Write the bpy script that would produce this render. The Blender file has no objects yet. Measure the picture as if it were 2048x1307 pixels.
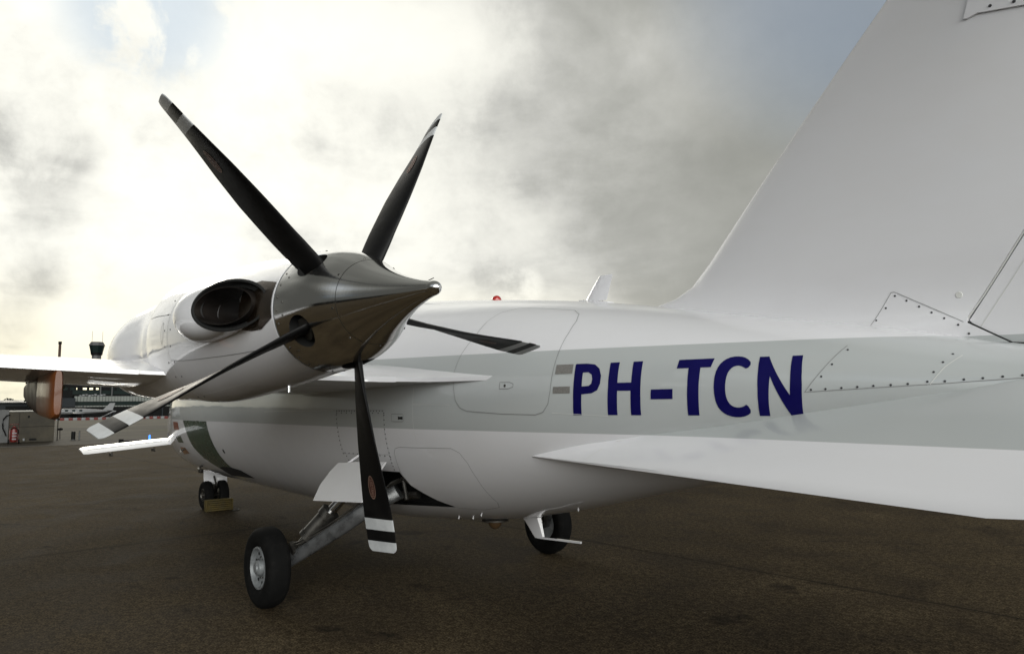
import bpy, bmesh, math, random
import numpy as np
from mathutils import Vector, Matrix
from mathutils.geometry import tessellate_polygon

random.seed(7)
S = bpy.context.scene
C = S.collection
R = math.radians

# ------------------------------------------------------------------ camera
CAM_P = (2.8374, -3.4992, 1.4806)
YAW, PITCH, ROLL = 2.44933, 0.104795, -0.0105906
cd = bpy.data.cameras.new('camera')
cam = bpy.data.objects.new('camera', cd)
C.objects.link(cam)
f = Vector((math.cos(PITCH) * math.cos(YAW), math.cos(PITCH) * math.sin(YAW), math.sin(PITCH)))
r0 = f.cross(Vector((0, 0, 1))).normalized()
u0 = r0.cross(f)
rr = r0 * math.cos(ROLL) + u0 * math.sin(ROLL)
uu = -r0 * math.sin(ROLL) + u0 * math.cos(ROLL)
cam.matrix_world = Matrix(((rr.x, uu.x, -f.x, CAM_P[0]), (rr.y, uu.y, -f.y, CAM_P[1]),
                           (rr.z, uu.z, -f.z, CAM_P[2]), (0, 0, 0, 1)))
cd.sensor_width = 36
cd.sensor_fit = 'HORIZONTAL'
cd.lens = 1435.233 / 2048 * 36
cd.clip_start = 0.05
cd.clip_end = 20000
S.camera = cam
S.view_settings.view_transform = 'Standard'
S.view_settings.look = 'None'
S.view_settings.exposure = 0
S.view_settings.gamma = 1

# ------------------------------------------------------------------ node helper
class G:
    def __init__(s, tree):
        s.t = tree; s.n = tree.nodes; s.l = tree.links
    def node(s, typ, **kw):
        n = s.n.new(typ)
        for k, v in kw.items(): setattr(n, k, v)
        return n
    def put(s, sock, v):
        if isinstance(v, bpy.types.NodeSocket): s.l.new(v, sock)
        elif v is not None: sock.default_value = v
    def m(s, op, a, b=None, c=None, clamp=False):
        n = s.node('ShaderNodeMath', operation=op); n.use_clamp = clamp
        s.put(n.inputs[0], a)
        if b is not None: s.put(n.inputs[1], b)
        if c is not None: s.put(n.inputs[2], c)
        return n.outputs[0]
    def v(s, op, a, b=None, scale=None):
        n = s.node('ShaderNodeVectorMath', operation=op)
        s.put(n.inputs[0], a)
        if b is not None: s.put(n.inputs[1], b)
        if scale is not None: s.put(n.inputs['Scale'], scale)
        return n.outputs['Value'] if op in ('DOT_PRODUCT', 'LENGTH', 'DISTANCE') else n.outputs[0]
    def mix(s, fac, a, b, typ='MIX'):
        n = s.node('ShaderNodeMix', data_type='RGBA', blend_type=typ)
        s.put(n.inputs[0], fac)
        s.put(n.inputs[6], a if isinstance(a, bpy.types.NodeSocket) else (*a, 1) if len(a) == 3 else a)
        s.put(n.inputs[7], b if isinstance(b, bpy.types.NodeSocket) else (*b, 1) if len(b) == 3 else b)
        return n.outputs[2]
    def noise(s, vec, scale, detail=4, rough=.5, dist=0, out=0):
        n = s.node('ShaderNodeTexNoise')
        s.put(n.inputs['Vector'], vec)
        n.inputs['Scale'].default_value = scale; n.inputs['Detail'].default_value = detail
        n.inputs['Roughness'].default_value = rough; n.inputs['Distortion'].default_value = dist
        return n.outputs[out]
    def ramp(s, fac, pts, interp='LINEAR'):
        n = s.node('ShaderNodeValToRGB'); cr = n.color_ramp; cr.interpolation = interp
        while len(cr.elements) < len(pts): cr.elements.new(.5)
        for e, (p, c) in zip(cr.elements, pts):
            e.position = p; e.color = (*c, 1) if not isinstance(c, (int, float)) else (c, c, c, 1)
        s.put(n.inputs[0], fac)
        return n.outputs[0]
    def sep(s, vec):
        n = s.node('ShaderNodeSeparateXYZ'); s.put(n.inputs[0], vec); return n.outputs
    def comb(s, x, y, z):
        n = s.node('ShaderNodeCombineXYZ')
        for i, q in enumerate((x, y, z)): s.put(n.inputs[i], q)
        return n.outputs[0]
    def smooth(s, x, a, b, lo=0., hi=1.):
        n = s.node('ShaderNodeMapRange', interpolation_type='SMOOTHSTEP')
        s.put(n.inputs[0], x)
        for i, q in zip((1, 2, 3, 4), (a, b, lo, hi)): n.inputs[i].default_value = q
        return n.outputs[0]

# ------------------------------------------------------------------ sky
SUN_AZ, SUN_EL = R(171), R(19)
sund = Vector((math.cos(SUN_AZ) * math.cos(SUN_EL), math.sin(SUN_AZ) * math.cos(SUN_EL), math.sin(SUN_EL)))
W = bpy.data.worlds.new('World'); S.world = W; W.use_nodes = True
for n in list(W.node_tree.nodes): W.node_tree.nodes.remove(n)
g = G(W.node_tree)
sky = g.node('ShaderNodeTexSky', sky_type='NISHITA')
sky.sun_disc = False
sky.sun_elevation = SUN_EL
sky.sun_rotation = math.atan2(sund.x, sund.y)
dirv = g.node('ShaderNodeTexCoord').outputs['Generated']
dx, dy, dz = g.sep(dirv)
zc = g.m('ADD', g.m('MAXIMUM', dz, 0.0), .16)
deck = g.comb(g.m('DIVIDE', dx, zc), g.m('DIVIDE', dy, zc), g.m('MULTIPLY', dz, 1.2))
sunc = g.v('DOT_PRODUCT', dirv, tuple(sund))
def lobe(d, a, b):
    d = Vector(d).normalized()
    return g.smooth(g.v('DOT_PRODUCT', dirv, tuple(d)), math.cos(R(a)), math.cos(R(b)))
big = g.noise(deck, .5, 3, .5, .1)
mid = g.noise(g.v('ADD', deck, (3.1, 1.7, .4)), 1.25, 9, .58, .15)
fine = g.noise(g.v('ADD', dirv, (9.1, 4.7, 2.4)), 3.8, 12, .62, .15)
puff = g.noise(g.v('ADD', dirv, (2.3, 7.7, 5.4)), 8.5, 9, .6, .25)
# brightness of the cloud deck falling off away from the hidden sun
base = g.ramp(g.m('MULTIPLY_ADD', sunc, .5, .5), [
    (0.0, .56), (.35, .57), (.52, .54), (.63, .28), (.76, .235), (.84, .275), (.88, .345), (.92, .43), (.95, .50), (.975, .60), (1.0, .95)], 'B_SPLINE')
base = g.m('MULTIPLY', base, 1.6)
# glow low over the horizon on the bright side
hor = g.m('MULTIPLY', g.smooth(dz, .30, .06), g.smooth(sunc, .62, .86))
base = g.m('ADD', base, g.m('MULTIPLY', hor, .26))
# away from the sun the overcast darkens towards the horizon
away = g.smooth(sunc, .70, .25)
base = g.m('MULTIPLY', base, g.m('MULTIPLY_ADD', away, g.m('SUBTRACT', g.smooth(dz, .05, .52, .05, 1.12), 1.), 1.))
# thicker, darker cloud overhead; unseen dark lobe added to port to dim the fuselage
base = g.m('MULTIPLY', base, g.smooth(dz, .46, .62, 1., .33))
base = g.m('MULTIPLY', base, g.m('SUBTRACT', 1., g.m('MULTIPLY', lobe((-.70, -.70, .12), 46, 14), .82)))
# low bright lobe added to unseen sky behind the tail to light the fuselage
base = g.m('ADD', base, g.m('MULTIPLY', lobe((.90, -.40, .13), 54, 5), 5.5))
# heavy rain cloud to the right of the bright side
dark = lobe((-.56, .80, .17), 28, 5)
base = g.m('MULTIPLY', base, g.m('SUBTRACT', 1., g.m('MULTIPLY', dark, .20)))
mod = g.m('ADD', g.m('ADD', g.m('MULTIPLY', g.m('SUBTRACT', g.smooth(mid, .42, .60), .5), .20), g.m('MULTIPLY', g.m('SUBTRACT', mid, .5), .7)), g.m('MULTIPLY', g.m('SUBTRACT', g.smooth(fine, .38, .62), .5), .40))
mod = g.m('ADD', mod, g.m('MULTIPLY', g.m('SUBTRACT', puff, .5), .8))
mod = g.m('ADD', mod, g.m('MULTIPLY', g.m('SUBTRACT', big, .5), .6))
lum = g.m('MULTIPLY', base, g.m('ADD', 1.0, g.m('MULTIPLY', mod, g.m('ADD', g.smooth(sunc, .66, .97, .22, 1.15), g.smooth(sunc, .45, .15, 0., .75)))))
# grey puffs against the glare, one small bright puff over the fuselage
gp = g.m('MULTIPLY', lobe((-.952, .072, .285), 6.5, 2.2), g.smooth(puff, .34, .60))
lum = g.m('MULTIPLY', lum, g.m('SUBTRACT', 1., g.m('MULTIPLY', gp, .5)))
gp = g.m('MULTIPLY', lobe((-.975, .05, .12), 6, 1.5), g.smooth(puff, .36, .60))
lum = g.m('MULTIPLY', lum, g.m('SUBTRACT', 1., g.m('MULTIPLY', gp, .5)))
bp = g.m('MULTIPLY', lobe((-.753, .639, .157), 2.3, .4), g.smooth(puff, .38, .6))
lum = g.m('ADD', lum, g.m('MULTIPLY', bp, .5))
# soft shoulder: the glare never gets far past paper white
over = g.m('MAXIMUM', g.m('SUBTRACT', lum, .78), 0.)
soft = g.m('MULTIPLY', g.m('SUBTRACT', 1., g.m('EXPONENT', g.m('MULTIPLY', over, -2.1))), .40)
knee = g.m('ADD', g.m('MINIMUM', lum, .78), soft)
front = g.smooth(sunc, -.1, .3)
lum = g.m('ADD', g.m('MULTIPLY', knee, front), g.m('MULTIPLY', lum, g.m('SUBTRACT', 1., front)))
lum = g.m('MAXIMUM', lum, .08)
tint = g.ramp(g.m('MULTIPLY', lum, .7), [(0, (.985, .995, .90)), (.2, (.99, 1.0, .91)), (.4, (1, .997, .93)), (.7, (1, .99, .905)), (1, (1, .985, .89))])
cloud = g.mix(1.0, tint, g.comb(lum, lum, lum), 'MULTIPLY')
back = g.smooth(sunc, .45, -.1)
cloud = g.mix(back, cloud, g.mix(1., cloud, (.965, .985, 1.03), 'MULTIPLY'))
warm = g.m('MULTIPLY', g.smooth(dz, .20, .02), g.smooth(sunc, .6, .9))
cloud = g.mix(warm, cloud, g.mix(1., cloud, (1.04, .985, .83), 'MULTIPLY'))
cloud10 = g.v('SCALE', cloud, scale=10.0)
hole = g.m('MAXIMUM', 0., g.m('MULTIPLY', lobe((-.30, .80, .53), 17, 4), .5))
hole = g.m('MAXIMUM', hole, g.m('MULTIPLY', back, g.smooth(mid, .50, .62)))
hole = g.m('MULTIPLY', hole, g.smooth(dz, .12, .35), clamp=True)
skyb = g.v('SCALE', sky.outputs[0], scale=1.15)
tot = g.mix(hole, cloud10, g.mix(1., g.mix(.30, skyb, cloud10), (.80, .90, 1.02), 'MULTIPLY'))
gap = g.m('MULTIPLY', lobe((-.868, .176, .466), 7, 2), g.smooth(g.m('ADD', puff, g.m('MULTIPLY', fine, .5)), .66, .80))
tot = g.mix(g.m('MULTIPLY', gap, .55), tot, (4.6, 6.0, 7.6))
# under the horizon line: dull ground colour (never seen, only the rim of the sheet)
tot = g.mix(g.smooth(dz, -.02, 0.0), (1.0, .95, .8), tot)
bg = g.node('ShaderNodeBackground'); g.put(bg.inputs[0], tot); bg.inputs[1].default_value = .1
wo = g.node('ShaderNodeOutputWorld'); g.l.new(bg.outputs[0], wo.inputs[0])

sl = bpy.data.lights.new('sun', 'SUN'); sl.energy = .5; sl.angle = R(14); sl.color = (1, .93, .80)
so = bpy.data.objects.new('sun', sl); C.objects.link(so)
so.rotation_euler = sund.to_track_quat('Z', 'Y').to_euler()

# ------------------------------------------------------------------ materials
def mat(name):
    m = bpy.data.materials.new(name); m.use_nodes = True
    t = m.node_tree; b = t.nodes['Principled BSDF']
    return m, G(t), b
def simple(name, col, rough=.5, metal=0., spec=.5, coat=0., var=0., scale=6., bump=0., bscale=40.):
    m, g, b = mat(name)
    b.inputs['Roughness'].default_value = rough; b.inputs['Metallic'].default_value = metal
    b.inputs['Specular IOR Level'].default_value = spec
    b.inputs['Coat Weight'].default_value = coat; b.inputs['Coat Roughness'].default_value = .04
    oc = g.node('ShaderNodeTexCoord').outputs['Object']
    if var:
        n = g.noise(oc, scale, 5, .6)
        k = g.smooth(n, .3, .7, 1 - var, 1 + var)
        g.put(b.inputs['Base Color'], g.mix(1., (*col, 1), g.comb(k, k, k), 'MULTIPLY'))
        g.put(b.inputs['Roughness'], g.m('MULTIPLY', g.smooth(n, .3, .7, .8, 1.25), rough, clamp=True))
    else: b.inputs['Base Color'].default_value = (*col, 1)
    if bump:
        bn = g.node('ShaderNodeBump'); bn.inputs['Strength'].default_value = bump; bn.inputs['Distance'].default_value = .02
        g.put(bn.inputs['Height'], g.noise(oc, bscale, 4, .6)); g.l.new(bn.outputs[0], b.inputs['Normal'])
    return m

WHITE = (.765, .76, .79); BAND = (.455, .476, .482)
def paint(name, band=False, white=WHITE, dirt=0.):
    m, g, b = mat(name)
    oc = g.node('ShaderNodeTexCoord').outputs['Object']
    x, y, z = g.sep(oc)
    col = g.mix(0., (*white, 1), (*white, 1))
    if band:
        up = g.m('MULTIPLY_ADD', x, -.019, 1.774)
        k = g.m('MULTIPLY', g.m('LESS_THAN', z, up), g.m('GREATER_THAN', z, 1.3085))
        col = g.mix(k, col, (*BAND, 1))
    n = g.noise(g.v('MULTIPLY', oc, (1.2, 3., 3.)), 2.2, 7, .62)
    if dirt:
        # exhaust and oil staining, streaked along the airflow
        st = g.noise(g.v('MULTIPLY', oc, (1.5, 9., 14.)), 2.0, 6, .6)
        low = g.smooth(z, 1.62, 1.50)
        k = g.m('MULTIPLY', g.m('MULTIPLY', g.smooth(st, .42, .72), low), dirt)
        col = g.mix(k, col, (.30, .25, .19, 1))
    g.put(b.inputs['Base Color'], g.mix(g.smooth(n, .35, .75, 0, .05), col, (.55, .52, .46, 1)))
    b.inputs['Roughness'].default_value = .34
    g.put(b.inputs['Roughness'], g.smooth(n, .3, .7, .28, .42))
    b.inputs['Coat Weight'].default_value = 1.0; b.inputs['Coat IOR'].default_value = 1.8
    g.put(b.inputs['Coat Roughness'], g.smooth(n, .3, .75, .015, .06))
    # very slight skin waviness
    bn = g.node('ShaderNodeBump'); bn.inputs['Strength'].default_value = .10; bn.inputs['Distance'].default_value = .03
    g.put(bn.inputs['Height'], g.noise(oc, 3.6, 3, .45)); g.l.new(bn.outputs[0], b.inputs['Coat Normal'])
    return m
M = {}
M['white'] = paint('white aircraft paint')
M['livery'] = paint('white paint with grey band', True)
M['nacelle'] = paint('white paint with oil streaks', False, WHITE, .55)
M['navy'] = simple('navy blue vinyl', (.003, .002, .070), .5, spec=.18, var=.1)
M['green'] = simple('dark green vinyl', (.022, .058, .040), .3, coat=.8, var=.1)
M['redv'] = simple('dull red vinyl', (.25, .05, .025), .3, coat=.8)
M['orangev'] = simple('dull orange vinyl', (.32, .13, .05), .3, coat=.8)
M['seam'] = simple('dark panel gap', (.21, .21, .21), .6)
M['seamlight'] = simple('pale sealant line', (.62, .62, .60), .5)
M['rivet'] = simple('dark fastener', (.07, .07, .075), .35, .6)
M['grille'] = simple('grey vent mesh', (.23, .22, .21), .5, .3, var=.15, scale=120)
M['hole'] = simple('black recess', (.006, .006, .006), .8)
M['chrome'] = simple('steel piston', (.65, .65, .66), .12, 1.)
M['steel'] = simple('worn grey metal', (.105, .10, .092), .30, .85, var=.25, scale=14)
M['darksteel'] = simple('dark grimy metal', (.06, .056, .05), .45, .7, var=.4, scale=16)
M['gearpaint'] = simple('grey gear paint', (.11, .112, .115), .28, .6, var=.35, scale=10)
M['hub'] = simple('pale wheel paint', (.21, .22, .228), .4, .2, var=.2, scale=22)
M['exhaust'] = simple('burnt exhaust metal', (.008, .005, .0035), .6, .2, var=.5, scale=9)
M['stack'] = simple('brown heat stained metal', (.060, .040, .026), .22, .9, var=.35, scale=8)
M['red'] = simple('red lens', (.35, .012, .008), .15, coat=1.)
M['amber'] = simple('grimy lamp lens', (.075, .045, .022), .25, coat=.6)
M['glass'] = simple('dark cockpit glass', (.02, .028, .035), .04, spec=.8, coat=1.)
M['deice'] = simple('grey metal leading edge', (.55, .55, .57), .2, .7)

def spinner_mat():
    m, g, b = mat('polished spinner metal')
    oc = g.node('ShaderNodeTexCoord').outputs['Object']
    x, y, z = g.sep(oc)
    an = g.m('ARCTAN2', z, y)
    n = g.noise(g.comb(g.m('MULTIPLY', x, 55.), an, 0.), 2.6, 5, .65)
    b.inputs['Base Color'].default_value = (.86, .855, .85, 1)
    b.inputs['Metallic'].default_value = 1.
    sc = g.noise(oc, 7, 6, .6)
    g.put(b.inputs['Roughness'], g.m('ADD', g.smooth(n, .35, .7, .06, .13), g.smooth(sc, .45, .75, 0., .06)))
    bn = g.node('ShaderNodeBump'); bn.inputs['Strength'].default_value = .06; bn.inputs['Distance'].default_value = .004
    g.put(bn.inputs['Height'], n); g.l.new(bn.outputs[0], b.inputs['Normal'])
    return m
M['spinner'] = spinner_mat()
def blade_mat():
    m, g, b = mat('black blade paint with white tip bands')
    oc = g.node('ShaderNodeTexCoord').outputs['Object']
    x, y, z = g.sep(oc)
    w = g.m('ADD', g.m('GREATER_THAN', z, 1.036), g.m('MULTIPLY', g.m('GREATER_THAN', z, .935), g.m('LESS_THAN', z, .986)))
    n = g.noise(oc, 9, 6, .65)
    wc = g.mix(g.smooth(n, .35, .7), (.40, .41, .42, 1), (.52, .53, .54, 1))
    bc = g.mix(g.smooth(n, .4, .75), (.0035, .0035, .004, 1), (.0075, .007, .0065, 1))
    g.put(b.inputs['Base Color'], g.mix(w, bc, wc))
    g.put(b.inputs['Roughness'], g.smooth(n, .3, .7, .42, .55))
    b.inputs['Specular IOR Level'].default_value = .20
    return m
M['blade'] = blade_mat()
def tyre_mat():
    m, g, b = mat('black rubber')
    oc = g.node('ShaderNodeTexCoord').outputs['Object']
    n = g.noise(oc, 14, 6, .65)
    g.put(b.inputs['Base Color'], g.mix(g.smooth(n, .45, .8), (.003, .003, .003, 1), (.008, .0075, .007, 1)))
    b.inputs['Roughness'].default_value = .85
    b.inputs['Specular IOR Level'].default_value = .15
    return m
M['tyre'] = tyre_mat()

def asphalt():
    m, g, b = mat('worn airfield asphalt')
    oc = g.node('ShaderNodeTexCoord').outputs['Object']
    big = g.noise(oc, .22, 6, .6, .3)
    mid = g.noise(g.v('ADD', oc, (7, 3, 0)), 1.3, 8, .62, .4)
    fine = g.noise(oc, 20, 7, .75)
    grit = g.noise(oc, 75, 4, .7)
    col = g.mix(g.smooth(big, .3, .7), (.0385, .0285, .0165, 1), (.056, .0420, .0245, 1))
    col = g.mix(g.smooth(mid, .46, .66, 0, .55), col, (.0195, .0140, .0085, 1))
    col = g.mix(g.smooth(mid, .46, .30, 0, .45), col, (.078, .060, .036, 1))
    # round oil drips
    st = g.noise(g.v('ADD', oc, (31, 13, 0)), 1.9, 3, .5, .2)
    col = g.mix(g.smooth(st, .66, .74, 0, .6), col, (.007, .0055, .0045, 1))
    k = g.smooth(fine, .34, .66, .50, 1.5)
    col = g.mix(1., col, g.comb(k, k, k), 'MULTIPLY')
    k2 = g.smooth(grit, .36, .64, .28, 1.85)
    col = g.mix(1., col, g.comb(k2, k2, k2), 'MULTIPLY')
    vo = g.node('ShaderNodeTexVoronoi', feature='F1'); g.put(vo.inputs['Vector'], oc); vo.inputs['Scale'].default_value = 24
    rnd = g.sep(vo.outputs['Color'])[0]
    chip = g.m('MULTIPLY', g.m('LESS_THAN', vo.outputs['Distance'], g.m('MULTIPLY', rnd, .17)), g.m('GREATER_THAN', g.sep(vo.outputs['Color'])[1], .80))
    chip = g.m('MULTIPLY', chip, g.smooth(g.noise(g.v('ADD', oc, (3, 40, 0)), .7, 3, .6), .40, .62))
    col = g.mix(g.m('MULTIPLY', chip, .42), col, (.26, .23, .18, 1))
    # crack lines
    vd = g.v('ADD', oc, g.v('SCALE', g.noise(oc, 1.3, 5, .6, 0, 1), scale=.55))
    vc = g.node('ShaderNodeTexVoronoi', feature='DISTANCE_TO_EDGE'); g.put(vc.inputs['Vector'], vd); vc.inputs['Scale'].default_value = .13
    ck = g.m('MULTIPLY', g.m('LESS_THAN', vc.outputs['Distance'], .0011), g.smooth(mid, .35, .55))
    col = g.mix(g.m('MULTIPLY', ck, .8), col, (.010, .009, .008, 1))
    # slab joints, a little ragged
    wob = g.m('MULTIPLY', g.m('SUBTRACT', g.noise(oc, 2.1, 5, .6), .5), .05)
    X, Y, Z = g.sep(oc)
    for a, b_, o_, p_ in ((-.045, 1., -2.27, 7.6), (1., .045, 6.02, 7.6)):
        q = g.m('ADD', g.m('ADD', g.m('MULTIPLY', X, a), g.m('MULTIPLY', Y, b_)), g.m('ADD', wob, o_ + 760))
        dd = g.m('ABSOLUTE', g.m('SUBTRACT', g.m('FRACT', g.m('ADD', g.m('DIVIDE', q, p_), .5)), .5))
        jn = g.m('MULTIPLY', g.smooth(dd, .0021, .0009), g.smooth(g.noise(oc, 3.3, 5, .7), .25, .45))
        col = g.mix(g.m('MULTIPLY', jn, .85), col, (.006, .005, .004, 1))
        col = g.mix(g.m('MULTIPLY', g.smooth(dd, .012, .001), .25), col, (.012, .010, .007, 1))
    g.put(b.inputs['Base Color'], col)
    g.put(b.inputs['Roughness'], g.smooth(mid, .3, .7, .95, .80))
    b.inputs['Specular IOR Level'].default_value = .05
    h = g.m('ADD', g.m('MULTIPLY', fine, .5), g.m('MULTIPLY', grit, .35))
    bn = g.node('ShaderNodeBump'); bn.inputs['Strength'].default_value = .55; bn.inputs['Distance'].default_value = .012
    g.put(bn.inputs['Height'], h); g.l.new(bn.outputs[0], b.inputs['Normal'])
    return m
M['asphalt'] = asphalt()
def concrete(name, a, b_, joint=None):
    m, g, b = mat(name)
    oc = g.node('ShaderNodeTexCoord').outputs['Object']
    n = g.noise(oc, .5, 6, .6); f_ = g.noise(oc, 12, 4, .7); b.inputs['Specular IOR Level'].default_value = .15
    col = g.mix(g.smooth(n, .3, .7), (*a, 1), (*b_, 1))
    k = g.smooth(f_, .3, .7, .8, 1.2)
    col = g.mix(1., col, g.comb(k, k, k), 'MULTIPLY')
    if joint:
        x, y, z = g.sep(oc)
        for q, p in ((x, joint[0]), (y, joint[1])):
            fr = g.m('FRACT', g.m('DIVIDE', q, p))
            col = g.mix(g.m('MULTIPLY', g.m('LESS_THAN', fr, .012), .6), col, (.03, .028, .024, 1))
    g.put(b.inputs['Base Color'], col); b.inputs['Roughness'].default_value = .8
    return m

# ------------------------------------------------------------------ mesh helpers
def link(name, bm_or_me, m, parent=None, smooth=True, angle=35):
    if isinstance(bm_or_me, bmesh.types.BMesh):
        me = bpy.data.meshes.new(name); bm_or_me.to_mesh(me); bm_or_me.free()
    else: me = bm_or_me; me.name = name
    if smooth:
        me.polygons.foreach_set('use_smooth', [True] * len(me.polygons))
        if angle: me.set_sharp_from_angle(angle=R(angle))
    o = bpy.data.objects.new(name, me); C.objects.link(o)
    if m is not None:
        for q in (m if isinstance(m, (list, tuple)) else [m]): me.materials.append(q)
    if parent is not None: o.parent = parent
    return o
def thing(name, label, cat, loc=(0, 0, 0), group=None, rz=0):
    o = bpy.data.objects.new(name, None); C.objects.link(o); o.location = loc; o.rotation_euler.z = rz
    o.empty_display_size = .3
    return tag(o, label, cat, group)
def tag(o, label, cat, group=None):
    o['label'] = label; o['category'] = cat
    if group: o['group'] = group
    return o
def struct(o): o['kind'] = 'structure'; return o
def lab(o, l): o['label'] = l; return o

def rings_bm(rings, closed=True, cap=True, bm=None):
    """rings: list of point lists of the same length"""
    bm = bm or bmesh.new()
    V = [[bm.verts.new(p) for p in r] for r in rings]
    n = len(rings[0])
    for a, b in zip(V, V[1:]):
        for i in range(n if closed else n - 1):
            j = (i + 1) % n
            try: bm.faces.new((a[i], a[j], b[j], b[i]))
            except ValueError: pass
    if cap:
        bm.faces.new(list(reversed(V[0]))); bm.faces.new(V[-1])
    bmesh.ops.recalc_face_normals(bm, faces=bm.faces[:])
    return bm
def fuse(name, parts, parent=None, smooth=True, angle=35):
    """several shapes of one part joined into one mesh, each with its own material"""
    big = bmesh.new(); mats = []
    for b_, m in parts:
        if m not in mats: mats.append(m)
        me = bpy.data.meshes.new('t'); b_.to_mesh(me) if isinstance(b_, bmesh.types.BMesh) else None
        if not isinstance(b_, bmesh.types.BMesh): bpy.data.meshes.remove(me); me = b_
        n0 = len(big.faces); big.from_mesh(me); big.faces.ensure_lookup_table()
        for i in range(n0, len(big.faces)): big.faces[i].material_index = mats.index(m)
        bpy.data.meshes.remove(me)
    return link(name, big, mats, parent, smooth, angle)
def box(bm, c, s, rot=None, bev=0.):
    mt = Matrix.Translation(c) @ (rot.to_4x4() if rot is not None else Matrix.Identity(4)) @ Matrix.Diagonal((*s, 1))
    r = bmesh.ops.create_cube(bm, size=1, matrix=mt)
    if bev:
        es = list({e for v in r['verts'] for e in v.link_edges})
        bmesh.ops.bevel(bm, geom=es, offset=bev, segments=2, affect='EDGES', profile=.6)
    return bm
def cyl(bm, a, b, r1, r2=None, seg=20, cap=True):
    a, b = Vector(a), Vector(b); d = b - a
    mt = Matrix.Translation((a + b) / 2) @ d.to_track_quat('Z', 'Y').to_matrix().to_4x4()
    bmesh.ops.create_cone(bm, cap_ends=cap, segments=seg, radius1=r1, radius2=r1 if r2 is None else r2, depth=d.length, matrix=mt)
    return bm
def tube(bm, pts, r, seg=8):
    pts = [Vector(p) for p in pts]; rs = []
    rad = r if isinstance(r, (list, tuple)) else [r] * len(pts)
    for i, p in enumerate(pts):
        d = (pts[min(i + 1, len(pts) - 1)] - pts[max(i - 1, 0)]).normalized()
        q = d.to_track_quat('Z', 'Y')
        rs.append([p + q @ Vector((math.cos(t) * rad[i], math.sin(t) * rad[i], 0)) for t in [2 * math.pi * k / seg for k in range(seg)]])
    return rings_bm(rs, bm=bm)
def lathe(prof, axis_m=Matrix.Identity(4), seg=64, closed_profile=False, bm=None):
    """prof: (radius, height) ; revolved about local Z then moved by axis_m"""
    rs = [[axis_m @ Vector((r * math.cos(t), r * math.sin(t), h)) for t in [2 * math.pi * k / seg for k in range(seg)]] for r, h in prof]
    bm = bm or bmesh.new()
    V = [[bm.verts.new(p) for p in r] for r in rs]
    prs = list(zip(V, V[1:])) + ([(V[-1], V[0])] if closed_profile else [])
    fs = []
    for a, b in prs:
        for i in range(seg):
            j = (i + 1) % seg; fs.append(bm.faces.new((a[i], a[j], b[j], b[i])))
    if not closed_profile:
        fs.append(bm.faces.new(list(reversed(V[0])))); fs.append(bm.faces.new(V[-1]))
    bmesh.ops.recalc_face_normals(bm, faces=fs)
    return bm
def prism(poly, axis, a, b):
    """poly in the two other axes, extruded along axis from a to b"""
    def P(p, t):
        q = list(p); q.insert(axis, t); return Vector(q)
    return rings_bm([[P(p, a) for p in poly], [P(p, b) for p in poly]])
def boolean(o, cutters):
    for c in cutters:
        md = o.modifiers.new('cut', 'BOOLEAN'); md.operation = 'DIFFERENCE'; md.object = c; md.solver = 'EXACT'
        md.material_mode = 'TRANSFER'
    dg = bpy.context.evaluated_depsgraph_get(); dg.update()
    me = bpy.data.meshes.new_from_object(o.evaluated_get(dg))
    o.modifiers.clear(); o.data = me
    for c in cutters: bpy.data.objects.remove(c)
    me.polygons.foreach_set('use_smooth', [True] * len(me.polygons))
    me.set_sharp_from_angle(angle=R(35))

def pchip(xs, ys, x):
    xs = np.array(xs, float); ys = np.array(ys, float); h = np.diff(xs); d = np.diff(ys) / h
    m = np.zeros_like(ys)
    m[1:-1] = np.where(d[:-1] * d[1:] > 0, 2 * d[:-1] * d[1:] / (d[:-1] + d[1:] + 1e-12), 0); m[0] = d[0]; m[-1] = d[-1]
    i = np.clip(np.searchsorted(xs, x) - 1, 0, len(xs) - 2); t = (x - xs[i]) / h[i]
    return (2*t**3-3*t**2+1)*ys[i] + (t**3-2*t**2+t)*h[i]*m[i] + (-2*t**3+3*t**2)*ys[i+1] + (t**3-t**2)*h[i]*m[i+1]

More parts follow.
